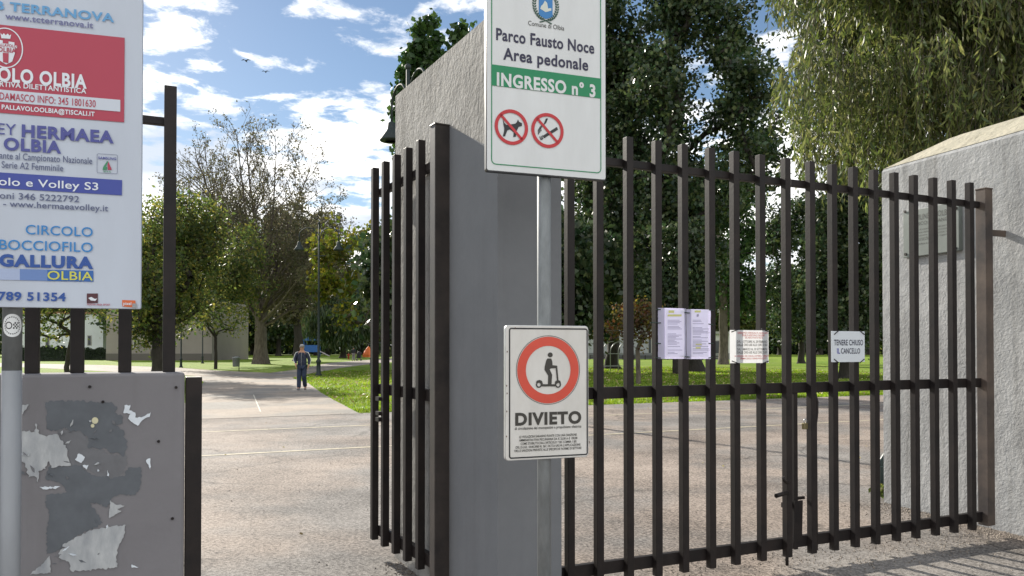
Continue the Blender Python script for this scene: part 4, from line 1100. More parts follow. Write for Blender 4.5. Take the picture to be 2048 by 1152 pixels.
    obj_np('crown', V + B, Fq, mleaf, root)
    return root
def crown_px(px0, px1, py0, py1, d):
    """crown centre height and radii from its extent in the photograph at distance d"""
    return CAMH + (697 - (py0 + py1) / 2) / F * d, (px1 - px0) / 2 / F * d, (py1 - py0) / 2 / F * d

BG = 'trees in the park'
# big half-bare tree in the middle of the left gap
b = G(520, 728); d = b.y
cz, rx, rz = crown_px(345, 705, 215, 620, d)
def fan_tree(name, label, base, H, trunk_h, trunk_r, half, seed, group):
    H *= .985
    """a half-bare tree: long straight limbs fanning upwards, twigs on twigs, few small leaves"""
    rg = np.random.default_rng(seed); base = Vector(base); root = thing(name, label, 'tree', base, group); B = np.array(base)
    p0, p1, r0, r1 = [], [], [], []; lc = []
    def seg(a, b, ra, rb): p0.append(a); p1.append(b); r0.append(ra); r1.append(rb)
    def limb(st, dr, L, r, lev):
        n = max(3, int(L / (1.5 if lev < 2 else .7))); q = st; d = dr / np.linalg.norm(dr)
        for i in range(n):
            t = (i + 1) / n; d = d + rg.normal(size=3) * (.05 + .03 * lev) + np.array([0, 0, .045 if lev < 2 else .02]); d /= np.linalg.norm(d)
            x = q + d * L / n
            if ((x[0] ** 2 + x[1] ** 2) / half ** 2 + ((x[2] - H * .52) / (H * .48)) ** 2) > 1.0 + .06 * rg.normal(): lc.append(q); return
            ra, rb = r * (1 - .8 * (t - 1 / n)), r * (1 - .8 * t); seg(q, x, max(ra, .016), max(rb, .014)); q = x
            if lev >= 2 and rg.random() < .75 or lev == 1 and t > .8: lc.append(x)
            if lev < 3 and t > .18:
                for k_ in range((2, 2, 2)[lev] if rg.random() < .8 else 1):
                    ax = np.cross(d, rg.normal(size=3)); ax /= np.linalg.norm(ax) + 1e-9
                    nd = d * cos(.55 + .25 * rg.random()) + ax * sin(.55 + .25 * rg.random()) + np.array([0, 0, .18]); limb(x, nd, L * rg.uniform(.26, .44) * (1.1 - .45 * t), r * (1 - .75 * t) * .55, lev + 1)
        lc.append(q)
    top = np.array([0, 0, trunk_h])
    tp = [np.array([0, 0, z]) for z in np.linspace(0, trunk_h, 9)]
    for i in range(8): seg(tp[i], tp[i + 1], trunk_r * (1 + .45 * max(0, 1 - i / 1.5) - .03 * i), trunk_r * (1 + .45 * max(0, 1 - (i + 1) / 1.5) - .03 * (i + 1)))
    lim = 26
    for i in range(lim):
        az = 2 * pi * (i * .618) ; el = math.asin(min(.995, rg.uniform(.38, 1.0))); h0 = trunk_h * rg.uniform(.55, 1.0)
        L = min(half / max(.2, cos(el)) * .86, (H - h0) / max(.3, sin(el)) * .93) * rg.uniform(.8, 1.0)
        limb(np.array([0, 0, h0]), np.array([cos(az) * cos(el), sin(az) * cos(el), sin(el)]), L, trunk_r * rg.uniform(.22, .36), 0)
    V, Fq = frusta(np.array(p0), np.array(p1), np.array(r0), np.array(r1), 5); obj_np('trunk', V + B, Fq, M_BARK, root, True)
    lc = np.array(lc); low = np.clip(1.25 - (lc[:, 2] - trunk_h) / (H - trunk_h), .25, 1.3)
    n_each = rg.poisson(1.15 * low); idx = np.repeat(np.arange(len(lc)), n_each); n = len(idx)
    c = lc[idx] + rg.normal(size=(n, 3)) * .22; ln = .24 * rg.uniform(.6, 1.3, n); V, Fq = leaf_mesh(c, unit(n), ln, ln * .6); obj_np('crown', V + B, Fq, M_LSPARSE, root)
    print('fan', len(p0), n)
    return root
fan_tree('sparse_tree', 'tall spreading half-bare tree with thick trunk beyond the path', b, CAMH + (697 - 212) / F * d, 6.5, .72, 235 / F * d, 11, BG)
b = G(318, 757); d = b.y
cz, rx, rz = crown_px(190, 470, 372, 700, d)
tree('leafy_tree', 'dense yellow-green tree with thick trunk right behind the railing post', b, 10, 2.6, .42, (.2, 0, cz, rx, rx, rz), 620, 40, (.20, .6), M_LGREEN, M_BARKD, 12, .36, BG, nsub=22, rsub=.33, loose=.3)
b = G(431, 738); d = b.y
cz, rx, rz = crown_px(340, 550, 415, 702, d)
tree('young_tree', 'young leafy tree with thin straight trunk beside the pale building', b, 7, 2.4, .13, (0, 0, cz, rx, rx, rz), 480, 32, (.24, .6), M_LGREEN, M_BARKD, 13, .42, BG, nsub=18, rsub=.34, loose=.3)
b = G(134, 746); d = b.y
cz, rx, rz = crown_px(10, 250, 380, 695, d)
tree('leaning_tree', 'leafy tree on a thin leaning trunk seen through the railing under the billboard', b, 7, 2.2, .16, (-.3, 0, cz, rx, rx, rz), 340, 36, (.22, .6), M_LGREEN, M_BARKD, 14, .40, BG, lean=.12, nsub=16, rsub=.34, loose=.3)
b = G(746, 738); d = b.y
cz, rx, rz = crown_px(600, 810, 415, 660, d)
tree('yellowing_tree', 'thin crooked tree with sparse yellow-green leaves just left of the open gate leaf', b, 8, 3.0, .2, (-1.6, 0, cz, rx, rx, rz), 200, 30, (.36, .65), M_LYEL, M_BARK, 15, .34, BG, up=.3, clump=1.0, nsub=15, rsub=.27)
b = G(686, 716); d = b.y
cz, rx, rz = crown_px(615, 752, 585, 690, d)
tree('drooping_tree', 'dark low tree with drooping skirt of foliage behind the far family', b, 6, 3.4, .5, (0, 0, cz, rx, rx, rz), 340, 90, (.9, .16), M_LDARK, M_BARKD, 16, .7, BG, leafdir=(0, 0, -1.2))
b = G(597, 722); d = b.y
cz, rx, rz = crown_px(518, 690, 400, 670, d)
tree('shady_tree', 'dark trunked tree directly behind the walking man, olive crown', b, 14, 4.4, .55, (0, 0, cz, rx, rx, rz), 420, 60, (.5, .6), M_LSPARSE, M_BARKD, 17, .7, BG, nsub=14, rsub=.36)

# lush poplar-like tree rising behind the central wall
d = 44.0
b = Vector(((846 - CX) / F * d, d, 0))
cz, rx, rz = crown_px(782, 908, 30, 520, d)
tree('poplar_tree', 'bright narrow poplar rising behind the rough central wall and its street lamp', b, 11, 5.2, .24, (0, 0, cz, rx, rx, rz), 420, 44, (.34, .85), M_LPOP, M_BARK, 18, .28, BG, taper=.35, nsub=18, rsub=.34)
d = 42.0
b = Vector(((922 - CX) / F * d, d, 0)); cz, rx, rz = crown_px(885, 965, 35, 420, d)
tree('poplar_tree', 'slim leafy sapling top peeping over the wall edge left of the entrance sign', b, 11, 3.2, .14, (0, 0, cz, rx, rx, rz), 190, 36, (.33, .85), M_LPOP, M_BARK, 19, .28, BG, taper=.5)

# the tall dark trees behind the closed gate
b = G(1385, 743); d = b.y
cz, rx, rz = crown_px(1195, 1590, -260, 640, d)
tree('plane_tree', 'huge dark tree with forked trunk behind the paper notices', b, 28, 6.5, .62, (.3, 0, cz, rx, rx * .8, rz), 800, 74, (.31, .8), M_LDARK, M_BARKD, 21, .50, BG, clump=1.3, up=.8, nsub=34, rsub=.22, loose=.2)
b = G(1225, 738); d = b.y
cz, rx, rz = crown_px(1075, 1330, -220, 690, d)
tree('plane_tree', 'tall dark bushy tree at left behind the closed gate, partly hidden by the entrance sign', b, 28, 4.2, .5, (0, 0, cz, rx, rx, rz), 820, 74, (.33, .8), M_LDARK, M_BARKD, 22, .56, BG, clump=1.2, up=.8, nsub=36, rsub=.26)
b = G(1690, 757); d = b.y
cz, rx, rz = crown_px(1550, 1810, 300, 715, d)
tree('evergreen_tree', 'black-green round tree behind the keep closed plate', b, 11, 2.4, .34, (0, 0, cz, rx, rx, rz), 520, 100, (.22, .65), M_LDARK, M_BARKD, 23, .30, BG, nsub=18, rsub=.36)
b = G(1603, 727); d = b.y
cz, rx, rz = crown_px(1500, 1690, 330, 712, d)
tree('evergreen_tree', 'dark forked tree right of the hours notice, standing farther back', b, 14, 2.6, .34, (0, 0, cz, rx, rx, rz), 320, 60, (.38, .65), M_LDARK, M_BARKD, 24, .5, BG, nsub=15, rsub=.36)
b = G(1352, 748); d = b.y
cz, rx, rz = crown_px(1285, 1425, 430, 680, d)
tree('evergreen_tree', 'dark thin-trunked tree behind the left edge of the paper notices', b, 9, 2.6, .22, (0, 0, cz, rx, rx, rz), 300, 80, (.28, .65), M_LDARK, M_BARKD, 25, .36, BG, nsub=13, rsub=.38)
b = G(1446, 729); d = b.y
cz, rx, rz = crown_px(1390, 1530, 250, 680, d)
tree('pale_trunk_tree', 'tall pale-trunked tree with ivy-like leaves left of the hours notice', b, 20, 8, .42, (.3, 0, cz, rx, rx, rz), 300, 45, (.42, .65), M_LPOP, M_BARK, 26, .5, BG, nsub=14, rsub=.30)
# small rusty shrub tree in front of them
b = G(1276, 768); d = b.y
cz, rx, rz = crown_px(1205, 1335, 585, 690, d)
tree('rusty_tree', 'small twisted tree with rusty and yellow autumn leaves behind the gate', b, 4, 1.5, .11, (-.2, 0, cz, rx, rx, rz), 90, 22, (.15, .7), M_LRUST, M_BARK, 27, .2, BG, clump=1)

# pendulous eucalyptus over the right wall
def weeping(name, label, base, trunk_h, crown, nlimb, strands, seed, cut):
    rg = np.random.default_rng(seed); base = Vector(base); root = thing(name, label, 'tree', base, BG); B = np.array(base)
    cx, cy, cz, rx, ry, rz = crown
    p0 = []; p1 = []; r0 = []; r1 = []; hang = []
    for i in range(8):
        t0, t1 = i / 8, (i + 1) / 8
        p0.append(np.array([.25 * sin(3 * t0), 0, trunk_h * t0])); p1.append(np.array([.25 * sin(3 * t1), 0, trunk_h * t1])); r0.append(.34 - .12 * t0); r1.append(.34 - .12 * t1)
    for i in range(nlimb):
        a = 2 * pi * rg.random(); e = rg.uniform(-.35, 1.0); rr = rg.uniform(.5, 1)
        end = np.array([cx + rx * rr * cos(a) * cos(e), cy + ry * rr * sin(a) * cos(e), cz + rz * rr * sin(e)])
        st = p1[7] * rg.uniform(.75, 1)
        prev = st; m = 7
        for s in range(1, m + 1):
            t = s / m; x = st + (end - st) * t + np.array([0, 0, 1.1 * sin(pi * t)]) + rg.normal(size=3) * .08
            p0.append(prev); p1.append(x); r0.append(.1 * (1 - t) + .02); r1.append(.1 * (1 - t - .1) + .024); prev = x
            if t > .3: hang.append(x)
    V, Fq = frusta(np.array(p0), np.array(p1), np.array(r0), np.array(r1), 7)
    obj_np('trunk', V + B, Fq, M_BARKD, root, True)
    ph = rg.random(6) * 6
    def clumps(x): return sin(x[0] * 2.1 + ph[0]) + sin(x[1] * 2.3 + ph[1]) + sin(x[2] * 2.6 + ph[2] + x[0]) + .45
    hang = np.array(hang); C = []; D = []; L = []; tw0 = []; tw1 = []
    for i in range(strands):
        
        if rg.random() < .35: x = hang[rg.integers(len(hang))] + rg.normal(size=3) * np.array([.5, .5, .35])
        else:
            dv = rg.normal(size=3); dv /= np.linalg.norm(dv); x = np.array([cx, cy, cz]) + dv * np.array([rx, ry, rz]) * (.45 + .6 * rg.random())
        if clumps(x) < 0: continue
        Ls = rg.uniform(.3, .95); yaw = rg.random() * 2 * pi
        if not cut(x + B): continue
        out = np.array([cos(yaw), sin(yaw), 0]); m = int(Ls / .055)
        q = x.copy(); pq = x
        for s in range(m):
            t = s / m
            q = x + out * (.28 * Ls * (t - .5 * t * t)) + np.array([0, 0, -1]) * Ls * t ** 1.25 + rg.normal(size=3) * .012
            dd = np.array([0, 0, -1.]) + out * .5 * (1 - t) + rg.normal(size=3) * .5; dd /= np.linalg.norm(dd)
            ll = rg.uniform(.10, .19); C.append(q + dd * ll / 2); D.append(dd); L.append(ll)
            if s % 4 == 0 and s: tw0.append(pq); tw1.append(q); pq = q
    C, D, L = np.array(C), np.array(D), np.array(L)
    V, Fq = leaf_mesh(C, D, L, L * .23)
    obj_np('crown', V + B, Fq, M_LEUC, root)
    tr = np.full(len(tw0), .004); V, Fq = frusta(np.array(tw0), np.array(tw1), tr, tr * .8, 3); obj_np('twig', V + B, Fq, M_BARK, root)
    return root
def euc_cut(p):
    px = CX + p[0] / p[1] * F; py = 697 - (p[2] - CAMH) / p[1] * F
    return px > 1575 + 30 * sin(py * .03) and py < 330 - max(0, px - 1800) * .1
weeping('eucalyptus_tree', 'big olive-green weeping tree hanging over the right wall', (8.6, 14.0, 0), 6.0, (-1.1, -.4, 7.2, 3.9, 3.4, 3.2), 46, 23000, 31, euc_cut)

# background rows of trees closing the view
rgb = random.Random(3)
protos = []
for i, (ml_, nm) in enumerate(((M_LDARK, 'a'), (M_LSPARSE, 'b'), (M_LGREEN, 'c'))):
    protos.append(None)
kinds = ['far_evergreen_tree', 'far_bare_tree', 'far_leafy_tree']
far = [  # px, py of base, kind, scale, label
    (300, 716, 0, 1.0, 'dark far tree behind the left end of the pale building'), (456, 712, 0, .9, 'dark slim far tree at the right corner of the pale building'),
    (470, 709, 1, 1.1, 'olive far tree just left of the thick bare trunk'), (557, 712, 0, .95, 'dark far tree between thick trunk and walking man'),
    (590, 708, 2, 1.0, 'bright far tree behind the walking man'), (655, 707, 1, 1.1, 'olive far tree behind the lamp post in the lawn'),
    (720, 707, 0, 1.0, 'dark far tree behind the far family'), (772, 709, 1, 1.1, 'olive far tree seen between the open leaf bars'),
    (505, 706, 2, 1.1, 'bright far tree behind the thick bare trunk'), (632, 711, 0, .8, 'small dark far tree beside the blue play tower'),
    (1195, 709, 0, 1.15, 'dark far tree left end of the grey shed'), (1255, 707, 0, 1.2, 'dark far tree over the grey shed roof'), (1320, 710, 0, 1.1, 'dark far tree at right end of the grey shed'),
    (1410, 708, 0, 1.15, 'dark far tree behind the paper notices'), (1475, 711, 2, .8, 'bright far tree behind the hours notice'), (1560, 709, 0, 1.0, 'dark far tree right of the hours notice'),
    (1640, 708, 0, 1.2, 'dark far tree left of the keep closed plate'), (1735, 709, 0, 1.2, 'dark far tree right of the keep closed plate'), (1790, 707, 2, 1.0, 'bright far tree hidden mostly by the right wall'),
    (60, 712, 0, 1.0, 'dark far tree under the billboard by the pole'), (180, 711, 1, 1.0, 'olive far tree under the billboard middle')]
for px, py, kd, s_, lab in far:
    p = G(px, py); p.y = min(p.y, 190); p = Vector(((px - CX) / F * p.y, p.y, 0))
    if protos[kd] is None:
        H = 15
        ml_ = (M_LDARK, M_LSPARSE, M_LGREEN)[kd]
        r_ = tree(kinds[kd], lab, p, H, 4.2, .42, (0, 0, 8.6, 6.4, 6.4, 7.2), 420, 60, (.75, .65), ml_, M_BARKD, 40 + kd, .9, 'far trees across the park', nsub=15, rsub=.38)
        r_.scale = (s_ * 1.25,) * 3; protos[kd] = r_
    else:
        copy_tree(protos[kd], p, rgb.random() * 6.28, s_ * 1.25, lab)

for px, d, kd, s_, lab in ((845, 47, 0, .62, 'dark tree masked by the far end of the rough central wall'), (930, 48, 2, .62, 'bright tree masked by the middle of the rough central wall'), (1012, 47, 0, .66, 'dark tree masked by the entrance sign and its pole'),
                        (1085, 49, 0, .6, 'dark small tree masked by the painted end of the central wall'), (1140, 52, 0, .66, 'dark tree seen between the pole and the first gate bars')):
    copy_tree(protos[kd], Vector(((px - CX) / F * d, d, 0)), rgb.random() * 6.28, s_, lab)
# the far wood closing the park, one mass
n = 60000
xx = RNG.uniform(-150, 130, n); c = np.stack([xx, 205 + RNG.uniform(0, 8, n), RNG.random(n) * (7 + 2.2 * np.sin(xx * .13) + 1.3 * np.sin(xx * .41 + 1) + 1.0 * np.sin(xx * 1.3))], 1)
V, Fq = leaf_mesh(c, unit(n), RNG.uniform(.6, 1.1, n), RNG.uniform(.4, .8, n))
props(obj_np('far_wood', V, Fq, M_LDARK), 'dark far wood along the end of the park', 'wood', kind='stuff')
# hedges under the railing
def hedge(label, px0, px1, ytop, ybase):
    p0, p1 = G(px0, ybase), G(px1, ybase); h = CAMH + (697 - ytop) / F * p0.y
    root = thing('hedge', label, 'hedge', (p0 + p1) / 2, 'hedges left of the path')
    n = 9000; u = RNG.random(n)[:, None]; c = np.array(p0) * (1 - u) + np.array(p1) * u
    c[:, 1] += RNG.uniform(-.6, .6, n); c[:, 2] = RNG.random(n) ** .6 * h * (.86 + .12 * np.sin(u[:, 0] * 23)); ln = RNG.uniform(.1, .2, n)
    V, Fq = leaf_mesh(c, unit(n), ln, ln * .6); obj_np('foliage', V, Fq, M_LHEDGE, root)
    mb = MB(); c0 = (p0 + p1) / 2; mb.box(c0 + Vector((0, 0, h * .42)), (p1 - p0).length / 2 * .97, .45, h * .42); obj('dark_core', mb, pm('hedge inside', (.008, .014, .007), .9), root)  # solid near-black box filling the inside of the foliage
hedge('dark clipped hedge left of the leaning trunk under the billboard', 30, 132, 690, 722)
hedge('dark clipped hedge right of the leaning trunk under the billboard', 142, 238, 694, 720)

# grass and litter
def poly_scatter(n, fn):
    out = []
    while len(out) < n:
        p = fn()
        if p is not None: out.append(p)
    return np.array(out)
def lawn_pt():
    v = V_EDGE + .02 + 36 * RNG.random() ** 1.9; u = RNG.uniform(2, 42)
    p = S(u, v); px = CX + p.x / p.y * F
    if px < 560 or px > 1830 or 800 < px < 1120 or not inside(RIGHT_LAWN, p.x, p.y): return None
    return (p.x, p.y, 0)
g = poly_scatter(60000, lawn_pt)
n = len(g); h = RNG.uniform(.035, .085, n); w = .006 + .0005 * g[:, 1]
an = RNG.random(n) * 2 * pi; side = np.stack([np.cos(an), np.sin(an), 0 * an], 1) * w[:, None]
tipv = np.stack([RNG.normal(size=n) * .03, RNG.normal(size=n) * .03, h], 1)
V = np.stack([g - side, g + side, g + tipv], 1).reshape(-1, 3)
props(obj_np('grass', V, np.arange(3 * n).reshape(-1, 3), M_GRASSB), 'bright short grass blades on the lawn by the path', 'grass', kind='stuff')
def litter_pt():
    if RNG.random() < .975:
        v = V_EDGE + 34 * RNG.random(); u = RNG.uniform(2, 44); p = S(u, v)
        if not inside(RIGHT_LAWN, p.x, p.y): return None
    else: v = RNG.uniform(6, V_EDGE); u = RNG.uniform(-1, 18)
    p = S(u, v); return (p.x, p.y, RNG.uniform(.01, .035) + (.05 if v > V_EDGE else 0))
g = poly_scatter(5200, litter_pt); uvs = -g[:, 0] * ST + g[:, 1] * CT; ln = np.where(uvs < V_EDGE, RNG.uniform(.02, .05, len(g)), RNG.uniform(.05, .12, len(g))); dl = unit(len(g)) * np.array([1, 1, .25]); dl /= np.linalg.norm(dl, axis=1, keepdims=True)
V, Fq = leaf_mesh(g, dl, ln, ln * .7); props(obj_np('fallen_leaves', V, Fq, M_LITTER), 'dry fallen leaves scattered over lawn and asphalt', 'leaves', kind='stuff')
# grit gathered at the foot of the walls and under the gate
gp = []
for i in range(5200):
    k_ = RNG.random()
    if k_ < .45: t = RNG.random() * 5; o_ = abs(RNG.normal()) * .12; q = RC + rd * t - rp * o_
    elif k_ < .6: t = RNG.random(); o_ = abs(RNG.normal()) * .35; q = RC + rd * t * 1.6 - rp * o_
    elif k_ < .8: q = S(RNG.uniform(1.9, 6.0), GV + RNG.normal() * .25)
    elif k_ < .9: q = A_ + wd * RNG.random() * 1.7 - wp * abs(RNG.normal()) * .09
    else: q = S(RNG.uniform(-1.5, 7), RNG.uniform(3, 12))
    gp.append((q.x, q.y, .006))
gp = np.array(gp); n = len(gp); sz = RNG.uniform(.003, .011, n)[:, None]
tet = np.array([(1, 0, -.3), (-.5, .87, -.3), (-.5, -.87, -.3), (.1, .1, .9)])
V = gp[:, None] + sz[:, None] * (tet[None] * RNG.uniform(.6, 1.3, (n, 4, 1)) + RNG.normal(size=(n, 4, 3)) * .15)
ft = np.array([(0, 2, 1), (0, 1, 3), (1, 2, 3), (2, 0, 3)]); Fq = (np.arange(n) * 4)[:, None, None] + ft[None]
props(obj_np('grit', V.reshape(-1, 3), Fq.reshape(-1, 3), pm('grit', (.07, .06, .05), .9, 0, vscale=40, col2=(.36, .31, .26))), 'loose grit and soil crumbs along wall feet and under the gate', 'grit', kind='stuff')
# weeds and dirt at the foot of the right wall
wdp = G(1766, 1000)
root = thing('weed', 'small green weed tuft at the foot of the right wall corner', 'plant', wdp)
n = 60; c = np.array(wdp)[None] + RNG.normal(size=(n, 3)) * np.array([.05, .05, .0]) + np.array([0, 0, .05]) + RNG.random((n, 1)) * np.array([[0, 0, .1]]); dl = unit(n) * .6 + np.array([0, 0, .8]); dl /= np.linalg.norm(dl, axis=1, keepdims=True); ln = RNG.uniform(.05, .1, n)
V, Fq = leaf_mesh(c, dl, ln, ln * .5); obj_np('leaf_tuft', V, Fq, M_LGREEN, root)

# ================================================================== PARK FURNITURE
def street_lamp(label, p, H, arms=True, s=1.0, ang=0.0, group='cast iron park lamps'):
    A0 = H - .5 * s
    root = thing('street_lamp', label, 'street lamp', p, group); p = Vector(p)
    mb = MB(); mb.lathe(p, [(.20 * s, 0), (.20 * s, .08 * s), (.13 * s, .14 * s), (.11 * s, .75 * s), (.15 * s, .8 * s), (.15 * s, .86 * s), (.075 * s, .95 * s), (.06 * s, H * .55), (.085 * s, H * .555), (.055 * s, H * .57), (.045 * s, H)], 14); obj('pole', mb, M_LAMP, root)
    ax = Vector((cos(ang), sin(ang), 0))
    mb = MB(); mb.beam(p - ax * .34 * s + Vector((0, 0, H * .79)), p + ax * .34 * s + Vector((0, 0, H * .79)), .05 * s, .05 * s); obj('crossbar', mb, M_LAMP, root)
    mb = MB(); mb.blob(p + Vector((0, 0, H + .04)), .08 * s); obj('finial', mb, M_LAMP, root)
    if arms:
        for sg in (-1, 1):
            mb = MB(); e = ax * sg
            pts = [p + Vector((0, 0, A0 - .55 * s))] + [p + e * (.62 * s + .5 * s * cos(t)) + Vector((0, 0, A0 - .15 * s + .42 * s * sin(t))) for t in np.linspace(pi * .98, 0, 12)] + [p + e * 1.12 * s + Vector((0, 0, A0 - .55 * s))]
            mb.tube(pts, .03 * s, 8); arm = obj('arm', mb, M_LAMP, root)
            mb = MB(); q = p + e * 1.12 * s + Vector((0, 0, A0 - .55 * s)); mb.lathe(q, [(.04 * s, .05), (.1 * s, 0), (.12 * s, -.16 * s), (.16 * s, -.22 * s), (.30 * s, -.42 * s), (.30 * s, -.45 * s), (.26 * s, -.45 * s)], 16); obj('lamp_shade', mb, M_LAMP, root)
    return root
lp = G(637, 752)
street_lamp('dark green double-armed lamp standing in the lawn behind the walking man', lp, CAMH + (697 - 455) / F * lp.y + .22, True, 1.0, 0.0)
d = 22.5; p = Vector(((815 - CX) / F * d, d, 0))
l2 = street_lamp('dark double-armed lamp whose hood hangs over the end of the rough central wall', p, CAMH + (697 - 134) / F * d, True, 1.2, R(-61))
for px, py, lab in ((362, 735, 'thin dark lamp post left of the young tree, under foliage'), (405, 727, 'thin dark lamp post in front of the pale building wall'), (742, 731, 'dark lamp post half hidden by the open gate leaf')):
    q = G(px, py); street_lamp(lab, q, 8.5, False, .8)

# litter bin on a post
q = G(478, 742); d = q.y
root = thing('litter_bin', 'grey cylindrical litter bin on a thin post on the left lawn', 'bin', q)
mb = MB(); mb.tube([q, q + Vector((0, 0, 1.0))], .03, 8); obj('post', mb, M_LAMP, root)
mb = MB(); c = q + Vector((-.18, -.05, 0)); mb.lathe(c, [(.2, .3), (.23, .33), (.25, .9), (.27, .91), (.27, .95), (.1, 1.0)], 14); obj('bin_body', mb, pm('grey bin', (.22, .24, .24), .5, .2, .2, 8), root)

# steel hoop beside the right wall (only its bow shows)
hq = P(1768, 990, 8.25); hq.z = 0
root = thing('steel_hoop', 'dark green bent steel hoop peeping from behind the right wall corner', 'barrier', hq)
hx = (hq.x + .32)
mb = MB(); z0 = CAMH + (697 - 890) / F * 8.25
mb.tube([Vector((hq.x - .03, hq.y, 0)), Vector((hq.x - .03, hq.y, z0 - .28))] + [Vector((hq.x - .03 + .3 - .3 * cos(t), hq.y + .03, z0 - .28 + .28 * sin(t))) for t in np.linspace(.15, pi - .15, 12)] + [Vector((hq.x + .57, hq.y, z0 - .28)), Vector((hq.x + .57, hq.y, 0))], .03, 10)
obj('hoop', mb, pm('dark green steel', (.012, .03, .028), .4), root)
mb = MB(); mb.box(Vector((hq.x + .0, hq.y, .16)), .06, .05, .16); obj('foot', mb, pm('dark green steel', (.012, .03, .028), .4), root)

# bike rack near the grey shed
q = G(1228, 742); root = thing('bike_rack', 'grey bent-tube bicycle rack on the lawn left of the rusty tree', 'bike rack', q)
for k_ in range(3):
    c = q + Vector((-.8 + k_ * .55, 0, 0)); mb = MB()
    mb.tube([c, c + Vector((0, 0, 1.3))] + [c + Vector((.75 - .75 * cos(t), 0, 1.3 + .75 * sin(t))) for t in np.linspace(.2, 1.6, 7)], .03, 7); obj('hoop', mb, pm('grey tube', (.33, .35, .36), .4, .3), root)
mb = MB(); mb.beam(q + Vector((-.9, 0, .35)), q + Vector((1.6, 0, .35)), .05, .05); mb.beam(q + Vector((-.9, 0, 1.2)), q + Vector((1.6, 0, 1.2)), .05, .05); obj('rail', mb, pm('grey tube', (.33, .35, .36), .4, .3), root)

# low dark garden rail across the lawn behind the gate
q0, q1 = G(1180, 719), G(1452, 720); root = thing('garden_rail', 'low dark rail running across the far lawn behind the gate', 'fence', (q0 + q1) / 2)
mb = MB()
for z in (.25, .5): mb.beam(q0 + Vector((0, 0, z)), q1 + Vector((0, 0, z)), .1, .12)
obj('rail', mb, M_STEEL, root)
for k_ in range(13):
    c = q0 + (q1 - q0) * (k_ / 12); mb = MB(); mb.box(c + Vector((0, 0, .32)), .06, .06, .32); obj('post', mb, M_STEEL, root)

# buildings -------------------------------------------------------
def building(name, label, px0, px1, yb, ytop, depth, col, wins=(), roof=None, dx=0.0):
    p0, p1 = G(px0, yb), G(px1, yb); p1 = Vector(((px1 - CX) / F * p0.y, p0.y + dx, 0)); h = CAMH + (697 - ytop) / F * p0.y
    root = thing(name, label, 'building', (p0 + p1) / 2)
    back = Vector((0, depth, 0))
    mb = MB(); mb.prism([p0, p1, p1 + back, p0 + back], (0, 0, h)); obj('wall', mb, pm('plaster ' + name, col, .8, 0, .08, .4), root)
    mb = MB(); e = (p1 - p0).normalized() * .3; f_ = Vector((0, -.3, 0))
    mb.prism([p0 - e + f_, p1 + e + f_, p1 + e + back, p0 - e + back], (0, 0, .35)); mb.v = [(x, y, z + h) for x, y, z in mb.v]
    obj('roof', mb, pm('roof ' + name, roof or (.22, .20, .18), .8, 0, .1, 1), root)
    mb = MB(); mb.prism([p0 + Vector((0, -.06, 0)), p1 + Vector((0, -.06, 0)), p1 + Vector((0, -.002, 0)), p0 + Vector((0, -.002, 0))], (0, 0, .9)); obj('plinth', mb, pm('plinth ' + name, tuple(c * .45 for c in col), .8), root)
    for x0, x1, y0, y1, kind in wins:
        pan = Panel((p0.x, p0.y), atan2(p1.y - p0.y, p1.x - p0.x)); c0, c1 = pan.uv(x0, y1), pan.uv(x1, y0)
        mb = MB(); w_ = .12
        mb.prism([pan.pt(c0[0] - w_, c0[1] - w_, .05), pan.pt(c1[0] + w_, c0[1] - w_, .05), pan.pt(c1[0] + w_, c1[1] + w_, .05), pan.pt(c0[0] - w_, c1[1] + w_, .05)], pan.n * -.048)
        fr = obj(kind, mb, pm('window frame paint', (.35, .34, .32), .6), root)
        mb = MB(); mb.add([pan.pt(c0[0], c0[1], .055), pan.pt(c1[0], c0[1], .055), pan.pt(c1[0], c1[1], .055), pan.pt(c0[0], c1[1], .055)], [(0, 1, 2, 3)]); obj('pane', mb, pm('dark glass', (.02, .025, .03), .1), fr)
    return root
building('park_hall', 'long pale beige hall behind the leafy trees on the left', 212, 424, 721, 604, 14, (.25, .222, .20), [(268, 273, 672, 696, 'window'), (300, 306, 655, 680, 'window')], (.25, .22, .2))
building('white_house', 'whitish low house behind the hedges under the billboard', 20, 206, 716, 628, 12, (.58, .60, .62), [(92, 98, 675, 692, 'window'), (176, 182, 672, 690, 'window')], (.30, .14, .09))
building('grey_shed', 'plain grey shed behind the rusty tree and the closed gate', 1165, 1326, 718, 655, 10, (.33, .34, .36), [(1297, 1302, 676, 706, 'door')], (.12, .12, .12))
building('pale_kiosk', 'small pale kiosk with open front between the paper and hours notices', 1426, 1462, 719, 668, 6, (.50, .50, .48), [(1430, 1440, 682, 716, 'door')], (.3, .3, .28))

# play tower and orange climber far away
q = G(622, 708); q.y = min(q.y, 150); q = Vector(((622 - CX) / F * q.y, q.y, 0)); s = q.y / F
root = thing('play_tower', 'blue playground tower with slide far behind the lamp post', 'playground', q)
MBL = pm('play blue', (.03, .12, .38), .4)
for dx, dy in ((-14, 0), (14, 0), (-14, 1.6), (14, 1.6)):
    mb = MB(); mb.box(q + Vector((dx * s, dy, 17 * s)), .07, .07, 17 * s); obj('post', mb, MBL, root)
mb = MB(); mb.prism([q + Vector((-18 * s, -.2, 32 * s)), q + Vector((18 * s, -.2, 32 * s)), q + Vector((0, -.2, 42 * s))], (0, 2.0, 0)); obj('roof', mb, MBL, root)
mb = MB(); mb.box(q + Vector((0, -.02, 16 * s)), 14 * s, .05, 7 * s); obj('panel', mb, MBL, root)
mb = MB(); mb.beam(q + Vector((14 * s, .5, 12 * s)), q + Vector((36 * s, .4, 1 * s)), .8, .12); obj('slide', mb, pm('play pale', (.45, .40, .38), .4), root)
